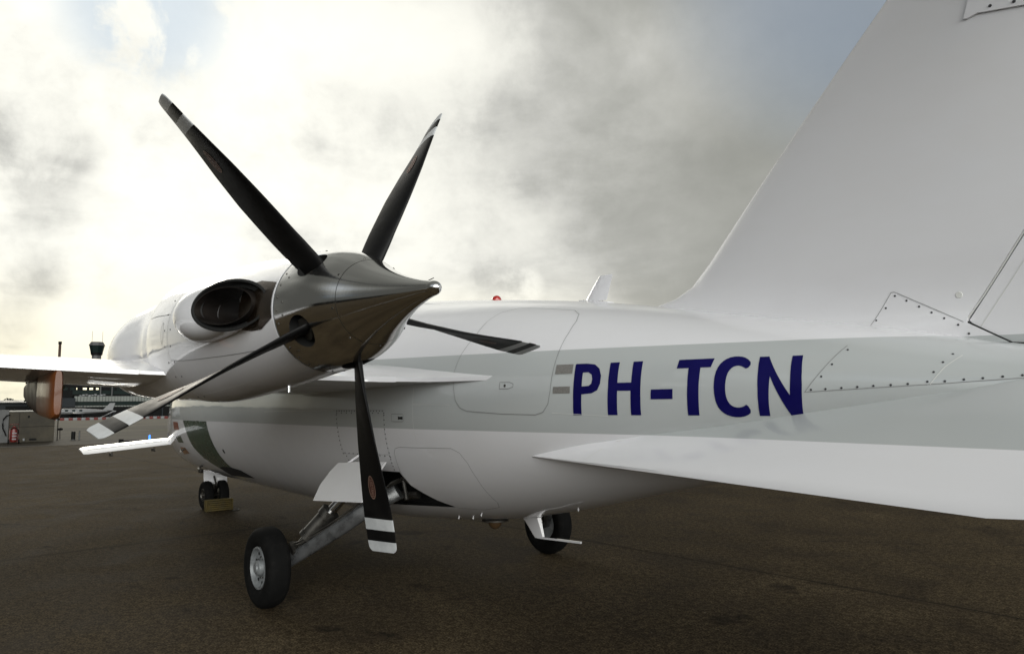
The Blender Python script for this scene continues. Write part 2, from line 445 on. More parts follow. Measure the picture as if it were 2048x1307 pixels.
class Body:
    """long body lofted along X out of superellipse sections"""
    def __init__(s, xs, zt, zb, w, yc=0., n=2.0, sig=.3, step=.02):
        s.x0, s.x1, s.yc, s.n = xs[0], xs[-1], yc, n
        s.g = np.arange(xs[0], xs[-1] + step / 2, step)
        k = np.arange(-int(3 * sig / step), int(3 * sig / step) + 1) * step
        kern = np.exp(-k**2 / 2 / sig**2) if sig > 0 else np.array([1.]); kern /= kern.sum()
        def sm(v):
            y = pchip(xs, v, s.g); p = len(k) // 2
            # pad linearly so the ends keep their slope
            a = y[0] - (y[1:p + 1][::-1] - y[0]); b = y[-1] - (y[-p - 1:-1][::-1] - y[-1])
            z = np.convolve(np.concatenate([a, y, b]), kern, 'valid')
            return z
        s.t, s.b, s.w = sm(zt), sm(zb), sm(w)
        s.w = np.maximum(s.w, .01)
    def at(s, x):
        return [float(np.interp(x, s.g, q)) for q in (s.t, s.b, s.w)]
    def ring(s, x, nt):
        t, b, w = s.at(x); o = []
        for k in range(nt):
            a = 2 * math.pi * k / nt; c, q = math.cos(a), math.sin(a)
            c = math.copysign(abs(c) ** (2 / s.n), c); q = math.copysign(abs(q) ** (2 / s.n), q)
            o.append(Vector((x, s.yc + w * c, (t + b) / 2 + (t - b) / 2 * q)))
        return o
    def mesh(s, xs, nt=96): return rings_bm([s.ring(x, nt) for x in xs])
    def side(s, x, z, sgn=-1):
        t, b, w = s.at(x); q = min(abs((z - (t + b) / 2) / ((t - b) / 2)), .9995)
        return Vector((x, s.yc + sgn * w * (1 - q ** s.n) ** (1 / s.n), z))
    def S(s, sgn=-1):
        def f(x, z):
            p = s.side(x, z, sgn); e = .01
            n = (s.side(x + e, z, sgn) - s.side(x - e, z, sgn)).cross(s.side(x, z + e, sgn) - s.side(x, z - e, sgn)).normalized()
            if n.y * sgn < 0: n = -n
            return p, n
        return f

def patch(f, poly, off=.0015, holes=(), gx=.05, gz=.03):
    """a thin skin following surface f over a polygon given in (x, z)"""
    polys = [poly] + list(holes)
    vs = [Vector((p[0], 0, p[1])) for q in polys for p in q]
    tri = tessellate_polygon([[Vector((p[0], p[1], 0)) for p in q] for q in polys])
    bm = bmesh.new(); V = [bm.verts.new(v) for v in vs]
    for t in tri:
        try: bm.faces.new([V[i] for i in t])
        except ValueError: pass
    xs = [v.x for v in vs]; zs = [v.z for v in vs]
    for a, lo, hi, st in ((0, min(xs), max(xs), gx), (2, min(zs), max(zs), gz)):
        k = lo + st
        while k < hi:
            co = [0, 0, 0]; no = [0, 0, 0]; co[a] = k; no[a] = 1
            bmesh.ops.bisect_plane(bm, geom=bm.verts[:] + bm.edges[:] + bm.faces[:], plane_co=co, plane_no=no, dist=1e-5)
            k += st
    for v in bm.verts:
        p, n = f(v.co.x, v.co.z); v.co = p + n * off
    bm.normal_update()
    p, n = f(sum(xs) / len(xs), sum(zs) / len(zs))
    av = sum((q.normal for q in bm.faces), Vector())
    if av.dot(n) < 0: bmesh.ops.reverse_faces(bm, faces=bm.faces[:])
    return bm
def resample(pts, step, closed=False):
    pts = [Vector((*p, 0)) if len(p) == 2 else Vector(p) for p in pts]
    if closed: pts = pts + [pts[0]]
    o = []
    for a, b in zip(pts, pts[1:]):
        n = max(1, int((b - a).length / step))
        for k in range(n): o.append(a.lerp(b, k / n))
    if not closed: o.append(pts[-1])
    return o
def chaikin(pts, it=2, closed=False):
    pts = [tuple(p) for p in pts]
    for _ in range(it):
        o = [] if closed else [pts[0]]
        rng = range(len(pts)) if closed else range(len(pts) - 1)
        for i in rng:
            a, b = pts[i], pts[(i + 1) % len(pts)]
            o.append(tuple(.75 * p + .25 * q for p, q in zip(a, b))); o.append(tuple(.25 * p + .75 * q for p, q in zip(a, b)))
        if not closed: o.append(pts[-1])
        pts = o
    return pts
def ribbon3(P, N, w, off, closed=False, bm=None):
    bm = bm or bmesh.new(); L = []; n = len(P)
    for i in range(n):
        a = P[(i - 1) % n] if (closed or i > 0) else P[i]; b = P[(i + 1) % n] if (closed or i < n - 1) else P[i]
        t = (b - a).normalized(); s = t.cross(N[i]).normalized() * w / 2; c = P[i] + N[i] * off
        L.append((bm.verts.new(c + s), bm.verts.new(c - s)))
    for i in range(n if closed else n - 1):
        a, b = L[i], L[(i + 1) % n]
        bm.faces.new((a[0], b[0], b[1], a[1]))
    return bm
def ribbon(f, pts, w=.004, off=.002, closed=False, step=.02, bm=None):
    q = [f(p.x, p.y) for p in resample(pts, step, closed)]
    return ribbon3([a for a, b in q], [b for a, b in q], w, off, closed, bm)
def studs(name, f, pts, r, off, m, parent, shp=.8, dep=.001):
    """every fastener an object of its own, sharing one mesh"""
    me = None
    for p in pts:
        c, n = f(*p)
        q = n.to_track_quat('Z', 'Y')
        if me is None:
            o = link(name, cyl(bmesh.new(), (0, 0, -dep), (0, 0, off + .0012), r, r * shp, 10), m, parent); me = o.data
        else:
            o = bpy.data.objects.new(name, me); C.objects.link(o); o.parent = parent
        o.matrix_local = Matrix.Translation(c) @ q.to_matrix().to_4x4()
def dots(f, pts, r=.005, off=.001, bm=None):
    bm = bm or bmesh.new()
    for p in pts:
        c, n = f(*p)
        cyl(bm, c - n * .001, c + n * (off + .0012), r, r * .8, 10)
    return bm

# ================================================================== ground
def sheet(name, pts, z, m, label=None):
    bm = bmesh.new(); bm.faces.new([bm.verts.new((x, y, z)) for x, y in pts])
    bmesh.ops.recalc_face_normals(bm, faces=bm.faces[:])
    for f_ in bm.faces:
        if f_.normal.z < 0: f_.normal_flip()
    return struct(link(name, bm, m, smooth=False))
sheet('ground', [(-6000, -6000), (6000, -6000), (6000, 6000), (-6000, 6000)], 0, M['asphalt'])
M['soil'] = concrete('bare soil strip', (.018, .014, .009), (.032, .026, .017))
M['conc'] = concrete('pale concrete taxiway', (.050, .043, .028), (.078, .067, .044), (7.5, 7.5))
M['conc2'] = concrete('grey asphalt taxiway', (.030, .0255, .017), (.048, .041, .027))
M['linep'] = concrete('faded yellow line paint', (.20, .18, .12), (.26, .235, .17))
M['grass'] = concrete('short airfield grass', (.028, .034, .012), (.055, .058, .022))
def strip(name, x0, x1, z, m, y0=-80, y1=200, sl=.10):
    return sheet(name, [(x0 + sl * y0, y0), (x1 + sl * y0, y0), (x1 + sl * y1, y1), (x0 + sl * y1, y1)], z, m)
strip('verge', -34.5, -30.2, .004, M['soil'], sl=.02)
strip('taxiway', -58, -34.5, .004, M['conc2'], sl=.02)
strip('apron', -150, -58, .004, M['conc'], sl=.02)
strip('taxiway_joint', -41.3, -40.7, .008, M['conc'], sl=.02)
strip('taxiway_line', -47.0, -46.75, .008, M['linep'], sl=.02)
strip('taxiway_edge_line', -52.5, -52.0, .008, M['soil'], sl=.02)
strip('apron_line', -66, -65, .008, M['soil'], sl=.02)
strip('terminal_forecourt', -420, -150, .004, M['conc2'], sl=.02)

# ================================================================== the aircraft
A = thing('aircraft', 'white twin pusher turboprop parked on the tarmac, with a grey band and blue PH-TCN letters', 'aircraft')
XS=[-10.2,-10.0,-9.6,-9.0,-8.2,-7.2,-6,-4.5,-3,-1.5,-.5,0,.5,1.0,1.5,1.8,2.0,3,3.5]
ZT=[1.144,1.293,1.44,1.603,2.031,2.314,2.401,2.403,2.403,2.275,2.150,2.067,1.975,1.880,1.800,1.715,1.672,1.63,1.60]
ZB=[1.045,.914,.791,.664,.544,.521,.51,.496,.497,.603,.79,.92,1.03,1.135,1.238,1.295,1.33,1.46,1.53]
WW=[.009,.186,.357,.515,.714,.893,.951,.959,.965,.896,.785,.718,.64,.56,.479,.432,.40,.22,.09]
FU = Body(XS, ZT, ZB, WW, 0, 2.15, .22)
fx = [FU.x0 + .01 * k for k in range(0, 20, 4)] + list(np.arange(FU.x0 + .2, FU.x1 - .001, .06)) + [FU.x1]
fus = link('fuselage', FU.mesh(fx, 128), M['livery'], A)
fs = FU.S(-1); fsr = FU.S(1)
# wheel wells: real openings under both sides
def well(sg):
    poly = [(-2.62, .74), (-2.60, .965), (-2.2, .985), (-1.70, .995), (-1.655, .90), (-1.50, .80), (-1.40, .752), (-2.2, .70)]
    o = link('cutter', prism(poly, 1, sg * .42, sg * 1.3), M['hole'], smooth=False); return o
boolean(fus, [well(-1), well(1)])

# registration letters, both sides share the outlines
REG = {
'P': ([(-.003,1.409),(.001,1.478),(.001,1.575),(0,1.624),(-.004,1.683),(0,1.689),(.072,1.688),(.125,1.681),(.160,1.657),(.178,1.618),(.177,1.577),(.161,1.542),(.125,1.526),(.058,1.521),(.056,1.478),(.053,1.409)], [[(.056,1.639),(.091,1.640),(.115,1.627),(.123,1.602),(.120,1.578),(.103,1.566),(.058,1.564)]]),
'H': ([(.223,1.686),(.280,1.686),(.283,1.627),(.285,1.578),(.368,1.577),(.367,1.624),(.362,1.685),(.418,1.685),(.422,1.622),(.424,1.565),(.424,1.497),(.420,1.410),(.361,1.410),(.365,1.475),(.366,1.535),(.286,1.536),(.284,1.476),(.280,1.410),(.221,1.410),(.225,1.476),(.228,1.558),(.226,1.629)], []),
'dash': ([(.484,1.539),(.605,1.539),(.604,1.490),(.482,1.490)], []),
'T': ([(.620,1.682),(.803,1.681),(.794,1.639),(.742,1.639),(.743,1.589),(.742,1.515),(.740,1.462),(.736,1.410),(.677,1.410),(.681,1.473),(.683,1.559),(.680,1.639),(.617,1.639)], []),
'C': ([(.991,1.648),(.973,1.622),(.949,1.636),(.927,1.642),(.904,1.636),(.886,1.616),(.878,1.585),(.875,1.543),(.878,1.502),(.888,1.471),(.907,1.452),(.932,1.446),(.958,1.451),(.976,1.463),(.994,1.427),(.966,1.408),(.923,1.401),(.882,1.408),(.852,1.426),(.831,1.456),(.821,1.503),(.818,1.552),(.821,1.606),(.832,1.645),(.855,1.672),(.888,1.685),(.927,1.685),(.962,1.674)], []),
'N': ([(1.020,1.677),(1.063,1.677),(1.172,1.500),(1.174,1.556),(1.172,1.605),(1.166,1.675),(1.211,1.675),(1.221,1.604),(1.225,1.545),(1.223,1.487),(1.217,1.407),(1.168,1.407),(1.083,1.586),(1.079,1.509),(1.076,1.459),(1.073,1.409),(1.026,1.409),(1.028,1.470),(1.029,1.530),(1.026,1.610)], [])}
for side, S_ in ((-1, fs), (1, fsr)):
    for k, (po, ho) in REG.items():
        if side == 1: po = [(1.228 - x, z) for x, z in po]; ho = [[(1.228 - x, z) for x, z in h] for h in ho]
        if k == 'C': po = chaikin(po, 1, True)
        link('registration_letter' if k != 'dash' else 'registration_dash', patch(S_, po, .0018, ho, .03, .02), M['navy'], A)
# vents in front of the letters
for q in ([(-.140,1.690),(-.020,1.689),(-.016,1.636),(-.137,1.637)], [(-.141,1.566),(-.022,1.566),(-.022,1.528),(-.142,1.528)]):
    v = link('vent_grille', patch(fs, q, .002), M['grille'], A)
# green belt round the nose, small vinyl marks
zz = lambda x: FU.at(x)
GL = [(-6.70,1.306),(-6.63,1.176),(-6.56,.99),(-6.36,.846),(-6.12,.76),(-5.95,.70)]
GR = [(-5.30,.70),(-5.44,.755),(-5.53,.83),(-5.58,.93),(-5.62,1.05),(-5.66,1.197),(-5.69,1.306)]
link('green_belt', patch(fs, GL + GR, .0018, (), .06, .03), M['green'], A)
link('belly_soot_panel', patch(fs, [(-6.05,.752),(-5.85,.775),(-5.5,.79),(-5.2,.775),(-5.0,.70),(-5.95,.66)], .003, (), .05, .02), M['hole'], A)
link('door_mark', patch(fs, [(-7.34,1.278),(-7.02,1.278),(-6.99,1.175),(-7.34,1.175)], .0018), M['redv'], A)
link('door_mark', patch(fs, [(-7.36,1.085),(-7.0,1.10),(-6.97,1.015),(-7.30,1.01)], .0018), M['green'], A)
link('door_mark', patch(fs, [(-7.35,.945),(-7.04,.950),(-6.97,.88),(-7.42,.84)], .0018), M['orangev'], A)
# cockpit and cabin windows
for S_ in (fs, fsr):
    link('windshield', patch(S_, [(-9.05,1.47),(-8.72,1.43),(-8.3,1.44),(-7.75,1.46),(-7.65,1.56),(-7.75,1.93),(-8.05,1.98),(-8.5,1.80)], .003), M['glass'], A)
    for k in range(6):
        cx = -6.9 + .62 * k
        link('cabin_window', patch(S_, [(cx + .14 * math.cos(t), 1.78 + .19 * math.sin(t)) for t in np.linspace(0, 2 * math.pi, 20, endpoint=False)], .002, (), .05, .04), M['glass'], A)
# hatches
HU = [(-.93,1.92),(-.975,1.79),(-.990,1.676),(-.975,1.60),(-.945,1.50),(-.90,1.45),(-.834,1.43),(-.523,1.414),(-.271,1.410),(-.214,1.425),(-.175,1.47),(-.160,1.54),(-.155,1.635),(-.153,1.776),(-.156,1.882),(-.175,1.955),(-.22,2.005),(-.30,2.04),(-.60,2.085),(-.80,2.105),(-.90,2.08),(-.93,2.02)]
h = link('baggage_door', patch(fs, HU, .0015, (), .05, .03), M['livery'], A)
link('door_gap', ribbon(fs, HU, .0032, .0032, True), M['seam'], h)
HL = [(-1.665,1.136),(-1.640,1.168),(-1.588,1.179),(-1.033,1.191),(-.965,1.165),(-.925,1.10),(-.915,.996),(-.925,.89),(-.935,.83),(-.985,.79),(-1.146,.757),(-1.368,.752),(-1.50,.80),(-1.655,.90),(-1.682,1.002)]
h = link('wheel_well_door', patch(fs, HL, .0015, (), .05, .03), M['livery'], A)
link('door_gap', ribbon(fs, HL, .0032, .0032, True), M['seam'], h)
LT = [(-.558,1.602),(-.476,1.600),(-.447,1.590),(-.447,1.572),(-.480,1.563),(-.557,1.562)]
h = link('latch_plate', patch(fs, LT, .0024), M['livery'], A)
link('plate_gap', ribbon(fs, LT, .004, .0036, True), M['seam'], h)
link('latch_button', dots(fs, [(-.515, 1.581)], .011, .003), M['steel'], h)
L2 = [(-1.632,1.410),(-1.50,1.410),(-1.49,1.40),(-1.49,1.365),(-1.50,1.358),(-1.632,1.358)]
h = link('latch_plate', patch(fs, L2, .0024), M['livery'], A)
link('plate_gap', ribbon(fs, L2, .0035, .0036, True), M['seam'], h)
link('latch_button', patch(fs, [(-1.553,1.395),(-1.535,1.390),(-1.497,1.393),(-1.497,1.372),(-1.535,1.374),(-1.553,1.370)], .004), M['hole'], h)
# riveted skin panel behind the lower blade
RP = [(-2.40,1.435),(-1.735,1.438),(-1.733,1.12),(-2.38,1.10)]
def along(a, b, n): return [(a[0] + (b[0] - a[0]) * k / n, a[1] + (b[1] - a[1]) * k / n) for k in range(n + 1)]
rv = along((-2.40,1.43),(-1.75,1.43),17) + along((-2.40,1.415),(-1.73,1.415),9) + along((-2.41,1.40),(-2.39,1.10),9) + along((-1.73,1.40),(-1.735,1.10),9) + along((-2.36,1.105),(-1.74,1.108),10) + along((-1.74,1.085),(-1.75,1.01),3) + along((-2.35,1.08),(-2.33,1.02),2)
h = link('skin_panel', ribbon(fs, RP, .002, .0022, True), M['seam'], A)
studs('rivet', fs, rv, .0055, .001, M['rivet'], h)
link('skin_joint', ribbon(fs, [(-1.385,1.60),(-1.382,1.45),(-1.382,1.313),(-1.372,1.20)], .0025, .002), M['seamlight'], A)
link('skin_joint', ribbon(fs, [(-1.38,1.475),(-1.0,1.47)], .002, .002), M['seamlight'], A)
link('skin_joint', ribbon(fs, [(-.15,1.42),(.22,1.405)], .002, .002), M['seamlight'], A)
link('skin_joint', ribbon(fs, [(-3.9,1.42),(-2.45,1.435)], .0025, .002), M['seamlight'], A)

# ---- belly and roof fittings
def blade_ant(name, base, top, y, th, m=None, parent=A):
    """base, top: (x_le, x_te, z)"""
    rs = []
    for (a, b, z), t in ((base, th), (top, th * .6)):
        rs.append([Vector((a + (b - a) * s, y + t * q, z)) for s, q in ((0, 0), (.08, .7), (.3, 1), (.7, .8), (1, .1), (1, -.1), (.7, -.8), (.3, -1), (.08, -.7))])
    return link(name, rings_bm(rs), m or M['white'], parent)
h = blade_ant('blade_antenna', (-.600, -.395, FU.at(-.5)[0] + .004), (-.458, -.335, 2.318), 0, .011)
bm = bmesh.new(); box(bm, (-.493, 0, FU.at(-.49)[0] + .003), (.27, .06, .009), Matrix.Rotation(R(8.5), 3, 'Y'), .003)
link('antenna_foot', bm, M['white'], h)
studs('foot_screw', lambda x, z: (Vector((x, -.024, FU.at(x)[0] + .007)), Vector((0, -.3, 1)).normalized()), [(-.585, 0), (-.50, 0), (-.41, 0)], .006, .001, M['rivet'], h)
def dome(name, c, r, h_, m, up=1, parent=A, base=True):
    pr = [(r * 1.25, 0), (r * 1.25, .012), (r, .013)] + [(r * math.cos(t), .013 + h_ * math.sin(t)) for t in np.linspace(.15, 1.5, 7)]
    mt = Matrix.Translation(c) @ Matrix.Scale(up, 4, (0, 0, 1))
    return link(name, lathe(pr, mt, 28), m, parent)
dome('beacon', (-1.57, 0, FU.at(-1.57)[0] - .008), .038, .036, M['red'])
h = dome('belly_beacon', (-1.485, -.10, FU.at(-1.485)[1] + .016), .055, .07, M['amber'], -1)
link('lamp_flange', lathe([(.10, -.012), (.10, .0), (.07, .006)], Matrix.Translation((-1.485, -.10, FU.at(-1.485)[1] + .008)), 28), M['darksteel'], h)
bm = tube(bmesh.new(), [(-2.80, 0, 2.38), (-2.79, 0, 2.46), (-2.72, 0, 2.54), (-2.60, 0, 2.575), (-2.47, 0, 2.592)], [.012, .009, .007, .006, .004])
link('whip_antenna', bm, M['darksteel'], A)
# swept mast with a thin tail under the belly
bm = rings_bm([[Vector(p) for p in r] for r in (
    [(-1.34,-.02,.74),(-1.2,-.045,.74),(-.86,-.03,.83),(-.80,0,.84),(-.86,.03,.83),(-1.2,.045,.74)],
    [(-1.275,-.012,.652),(-1.2,-.022,.652),(-1.10,-.018,.658),(-1.08,0,.66),(-1.10,.018,.658),(-1.2,.022,.652)],
    [(-1.14,-.008,.515),(-1.11,-.013,.515),(-1.055,-.01,.53),(-1.045,0,.532),(-1.055,.01,.53),(-1.11,.013,.515)])])
box(bm, (-.90, 0, .530), (.44, .012, .013), Matrix.Rotation(R(-3), 3, 'Y'))
link('belly_mast', bm, M['white'], A)
for q in ((-1.285,.70),(-1.46,.655),(-1.62,.64),(-.55,.79)):
    link('drain_tube', cyl(bmesh.new(), FU.side(*q) , FU.side(*q) + Vector((.006, -.006, -.012)), .006, .004, 10), M['white'], A)
link('static_port', dots(fs, [(-5.35, .98)], .03), M['hole'], A)
for q in ((-6.9, .72), (-7.1, .93)):
    p = FU.side(*q); link('drain_tube', tube(bmesh.new(), [p + Vector((0, .03, .02)), p + Vector((.02, -.06, -.03)), p + Vector((.14, -.09, -.02))], .012), M['steel'], A)

# ---- fin and rudder
def fin_le(z): return float(np.interp(z, [1.6, 1.95, 2.0, 2.035, 2.058, 2.084, 2.143, 2.264, 2.567, 2.901, 3.194, 3.39, 3.85], [-.9, -.45, -.25, -.10, .02, .16, .292, .419, .694, 1.006, 1.287, 1.48, 1.925]))
def fin_te(z): return 1.722 + (z - 1.81) * .667
def foil(s, T):            # half thickness along the chord, blunt at the front
    return T * (1.4845 * math.sqrt(max(s, 0)) - .63 * s - 1.758 * s * s + 1.4215 * s**3 - .5075 * s**4) / .5
def fin_T(z):
    return .078 + .03 * max(0, (1.95 - z)) + .05 * math.exp(-max(z - 1.80, 0) / .045) - .018 * max(0, z - 2.2)
def fin_y(x, z):
    le = fin_le(z); ch = (fin_te(z) + .62 - le)
    s = min(max((x - le) / ch, 0), 1)
    lead = min(1, ch / 1.75)
    return foil(s, fin_T(z)) * lead
def finS(sg=-1):
    def f(x, z):
        e = .012; p = Vector((x, sg * fin_y(x, z), z))
        a = Vector((2 * e, sg * (fin_y(x + e, z) - fin_y(x - e, z)), 0)); b = Vector((0, sg * (fin_y(x, z + e) - fin_y(x, z - e)), 2 * e))
        n = a.cross(b).normalized()
        return p, (n if n.y * sg > 0 else -n)
    return f
fp = finS(-1)
zs = [1.55, 1.65, 1.70, 1.74, 1.77, 1.80, 1.83, 1.86, 1.89, 1.92, 1.95, 1.98, 2.01, 2.035, 2.058, 2.07, 2.084, 2.11, 2.143, 2.18, 2.22, 2.264, 2.32, 2.4, 2.5] + list(np.arange(2.6, 3.80, .1))
def fin_rings(z_list, a, b, ns=26):
    """a, b: functions of z giving the x range"""
    rs = []
    for z in z_list:
        x0, x1 = a(z), b(z)
        up = [Vector((x0 + (x1 - x0) * (k / ns) ** 1.7, -fin_y(x0 + (x1 - x0) * (k / ns) ** 1.7, z), z)) for k in range(ns + 1)]
        dn = [Vector((p.x, -p.y, p.z)) for p in up[:0:-1]]
        rs.append(up + dn)
    return rs
fin = link('vertical_fin', rings_bm(fin_rings(zs, fin_le, lambda z: fin_te(z) if z > 1.806 else 2.35 if z < 1.7 else 1.722 + (1.805 - z) * 1.56)), M['livery'], A)
fin.data.set_sharp_from_angle(angle=R(50))
# rudder: starts just behind the hinge line, cut along the slanting lower edge
def rud_bot(x): return max(1.705, 1.802 - (x - 1.735) * .655)
rp = []
for z in [1.703, 1.71, 1.73, 1.75, 1.77, 1.79, 1.81, 1.9, 2.0, 2.2, 2.5, 3.0, 3.4, 3.76]:
    x0 = fin_te(max(z, 1.803)) + .014 + (max(0, 1.803 - z)) * 1.53
    x1 = fin_te(z) + .61
    side_ = [Vector((x0 + (x1 - x0) * k / 14, -fin_y(x0 + (x1 - x0) * k / 14, max(z, 1.9)) * .93 - .0, z)) for k in range(15)]
    rp.append(side_ + [Vector((p.x, -p.y, p.z)) for p in side_[::-1]])
rud = link('rudder', rings_bm(rp), M['livery'], A)
bm = bmesh.new()
link('hinge_gap', ribbon3([Vector((x, -fin_y(x, max(z, 1.9)) * .97, z)) for x, z in ((1.727, 1.805), (1.80, 1.757), (1.885, 1.703), (1.93, 1.698), (2.3, 1.70))], [Vector((0, -1, 0))] * 5, .009, .006, False, bm), M['hole'], rud)
link('hinge_gap', ribbon3([Vector((fin_te(z) + .007, -fin_y(fin_te(z), z) * .97, z)) for z in np.linspace(1.81, 3.7, 20)], [Vector((0, -1, 0))] * 20, .006, -.001, False), M['seamlight'], rud)
link('rudder_seam', ribbon3([Vector((fin_te(z) + .075, -fin_y(fin_te(z) + .075, max(z, 1.9)) * .93, z)) for z in np.linspace(1.78, 3.7, 20)], [Vector((0, -1, 0))] * 20, .003, .002, False), M['seamlight'], rud)
# tail cone root panel with its fasteners, spread over fuselage side and fin
TP = [(1.236,1.512),(1.31,1.612),(1.375,1.71)]
link('tail_panel_gap', ribbon(fs, TP, .0025, .002), M['seam'], A)
link('tail_panel_gap', ribbon(fs, [(1.234,1.512),(1.5,1.525),(1.712,1.534),(2.02,1.551),(2.3,1.56)], .0025, .002), M['seam'], A)
link('tail_panel_gap', ribbon(fs, [(1.712,1.534),(1.756,1.60),(1.80,1.645)], .003, .0022), M['seamlight'], A)
FP = [(1.300,1.765),(1.322,1.795),(1.43,1.966),(1.444,1.967),(1.719,1.803)]
link('fin_panel_gap', ribbon(fp, FP, .0025, .002), M['seam'], fin)
studs('fin_fastener', fp, [(1.445,1.949),(1.493,1.922),(1.544,1.889),(1.594,1.857),(1.644,1.826),(1.698,1.793),(1.735,1.752),(1.403,1.897),(1.361,1.843),(1.322,1.802)], .0052, .001, M['rivet'], fin)
studs('tail_fastener', fs, [(1.384,1.691),(1.341,1.629),(1.304,1.578),(1.262,1.522),(1.322,1.524),(1.386,1.527),(1.448,1.53),(1.509,1.533),(1.573,1.535),(1.634,1.538),(1.761,1.545),(1.823,1.55),(1.883,1.553),(1.944,1.557),(2.003,1.56),(1.766,1.653),(1.745,1.620),(1.721,1.582),(1.702,1.545)], .0052, .001, M['rivet'], A)
link('fin_plug', dots(fp, [(1.704, 1.923)], .016, .001), M['seamlight'], fin)
# fairing plate high on the fin
bm = bmesh.new()
pl = [(1.815,3.128),(1.90,3.105),(1.99,3.092),(2.30,3.10),(2.32,3.22),(1.86,3.22)]
pl = [(1.812,3.124),(1.826,3.119),(1.868,3.128),(1.878,3.124),(2.10,3.075),(2.3,3.04),(2.4,3.22),(1.845,3.235)]
bm = rings_bm([[fp(x, z)[0] + Vector((0, .004, 0)) for x, z in pl], [fp(x, z)[0] + Vector((0, -.012, 0)) for x, z in pl]])
h = link('fairing_plate', bm, M['white'], fin)
studs('fin_fastener', lambda x, z: (fp(x, z)[0] + Vector((0, -.012, 0)), Vector((0, -1, 0))), [(1.915,3.137),(2.00,3.118)], .007, .002, M['rivet'], fin)

# ---- horizontal tail on top of the fin
def foil_ring(le, te, z, y, t, ns=18, camber=.0, inc=0., sharp=.02):
    """section in the XZ plane at y; t = thickness ratio; sharp = share of thickness left at the trailing edge"""
    ch = te - le; up, dn = [], []
    for k in range(ns + 1):
        s = .5 - .5 * math.cos(math.pi * k / ns)
        h_ = foil(s, t / 2) * ch + sharp * t * ch * s * .5
        c_ = camber * ch * 4 * s * (1 - s) * (1 - .35 * s)
        w_ = -inc * (s - .4) * ch
        up.append(Vector((le + ch * s, y, z + c_ + h_ + w_))); dn.append(Vector((le + ch * s, y, z + c_ - h_ * .8 + w_)))
    return up + dn[::-1][0:-1]
tail = link('tailplane', rings_bm([foil_ring(2.62, 3.35, 3.80, -2.12, .08), foil_ring(2.20, 3.32, 3.82, -.1, .10), foil_ring(2.20, 3.32, 3.82, .1, .10), foil_ring(2.62, 3.35, 3.80, 2.12, .08)]), M['white'], A)
link('tail_bullet', lathe([(.002, 0), (.05, .08), (.10, .3), (.12, .7), (.09, 1.1), (.03, 1.5), (.004, 1.6)], Matrix.Translation((1.86, 0, 3.80)) @ Matrix.Rotation(R(90), 4, 'Y'), 24), M['white'], A)

# ---- ventral fins
VR = [(-.377,1.165),(-.022,1.222),(.422,1.268),(.806,1.315),(1.189,1.374),(1.592,1.433),(1.768,1.456),(2.005,1.496),(2.5,1.54),(2.9,1.57)]
def ventral(sg):
    le_r = FU.side(-.377, 1.165); tip = Vector((2.055, -.95, 1.112)); te_t = Vector((2.80, -.97, 1.20))
    rt = [FU.side(x, z) for x, z in VR]
    rs = []
    N = 34
    for k in range(N + 1):
        q = k / N; x = -.377 + q * 3.27
        zr = float(np.interp(x, [p[0] for p in VR], [p[1] for p in VR])); r = FU.side(x, zr)
        if x <= tip.x:
            s = (x - le_r.x) / (tip.x - le_r.x); o = le_r.lerp(tip, s)
        else: o = tip.lerp(te_t, (x - tip.x) / (te_t.x - tip.x))
        o = Vector((x, o.y, o.z))
        d = (o - r); L = d.length
        n = Vector((0, -d.z, d.y)).normalized() if L > 1e-4 else Vector((0, 0, 1))
        if n.z < 0: n = -n
        inn = r - (d.normalized() * .09 if L > 1e-4 else Vector((0, -.05, -.05)))
        T = .004 + .021 * min(1, max(0, x + .377) / .8)
        ring = []
        W_ = [(-1, 1.), (0, 1.), (.3, 1.), (.7, .95), (.9, .75), (.97, .48), (1.0, 0), (.97, -.48), (.9, -.75), (.7, -.95), (.3, -1), (0, -1), (-1, -1)]
        for a, b in W_:
            base_ = inn if a < 0 else r + d * a
            fl = 0.
            if a == 0: fl = .022 * min(1, L * 4)      # small fillet against the skin
            p = base_ + n * (T * b * (1. if k < N else .3)) + (n * fl if b > 0 else Vector())
            ring.append(Vector((p.x, -sg * p.y, p.z)))
        rs.append(ring)
    o = link('ventral_fin', rings_bm(rs), M['livery'], A)
    if sg < 0:
        def sp(x, s, up=.0):      # point on the upper face
            zr = float(np.interp(x, [p[0] for p in VR], [p[1] for p in VR])); r = FU.side(x, zr)
            t = (x - le_r.x) / (tip.x - le_r.x); oo = le_r.lerp(tip, t); oo = Vector((x, oo.y, oo.z)); d = oo - r
            n = Vector((0, -d.z, d.y)).normalized(); n = n if n.z > 0 else -n
            return r + d * s + n * (.004 + .021 * min(1, (x + .377) / .8) + up), n
        P, N_ = zip(*[sp(.10 + .09 * (1 - q), q, .0012) for q in (.15, .4, .7, .97)])
        link('leading_edge_joint', ribbon3(list(P), list(N_), .004, 0), M['seamlight'], o)
        for x, w in ((.27, .07), (.78, .10), (1.33, .10), (1.93, .10)):
            q = [sp(x - w * .4, .16, .001), sp(x - w * .42, .05, .012), sp(x + w * .5, .03, .012), sp(x + w * .4, .10, .001), sp(x, .26, .001)]
            q = [(a, b) for a, b in q]
            link('sealed_cover', ribbon3([a for a, b in q], [b for a, b in q], .005, .002, True), M['seamlight'], o)
    return o
ventral(-1); ventral(1)

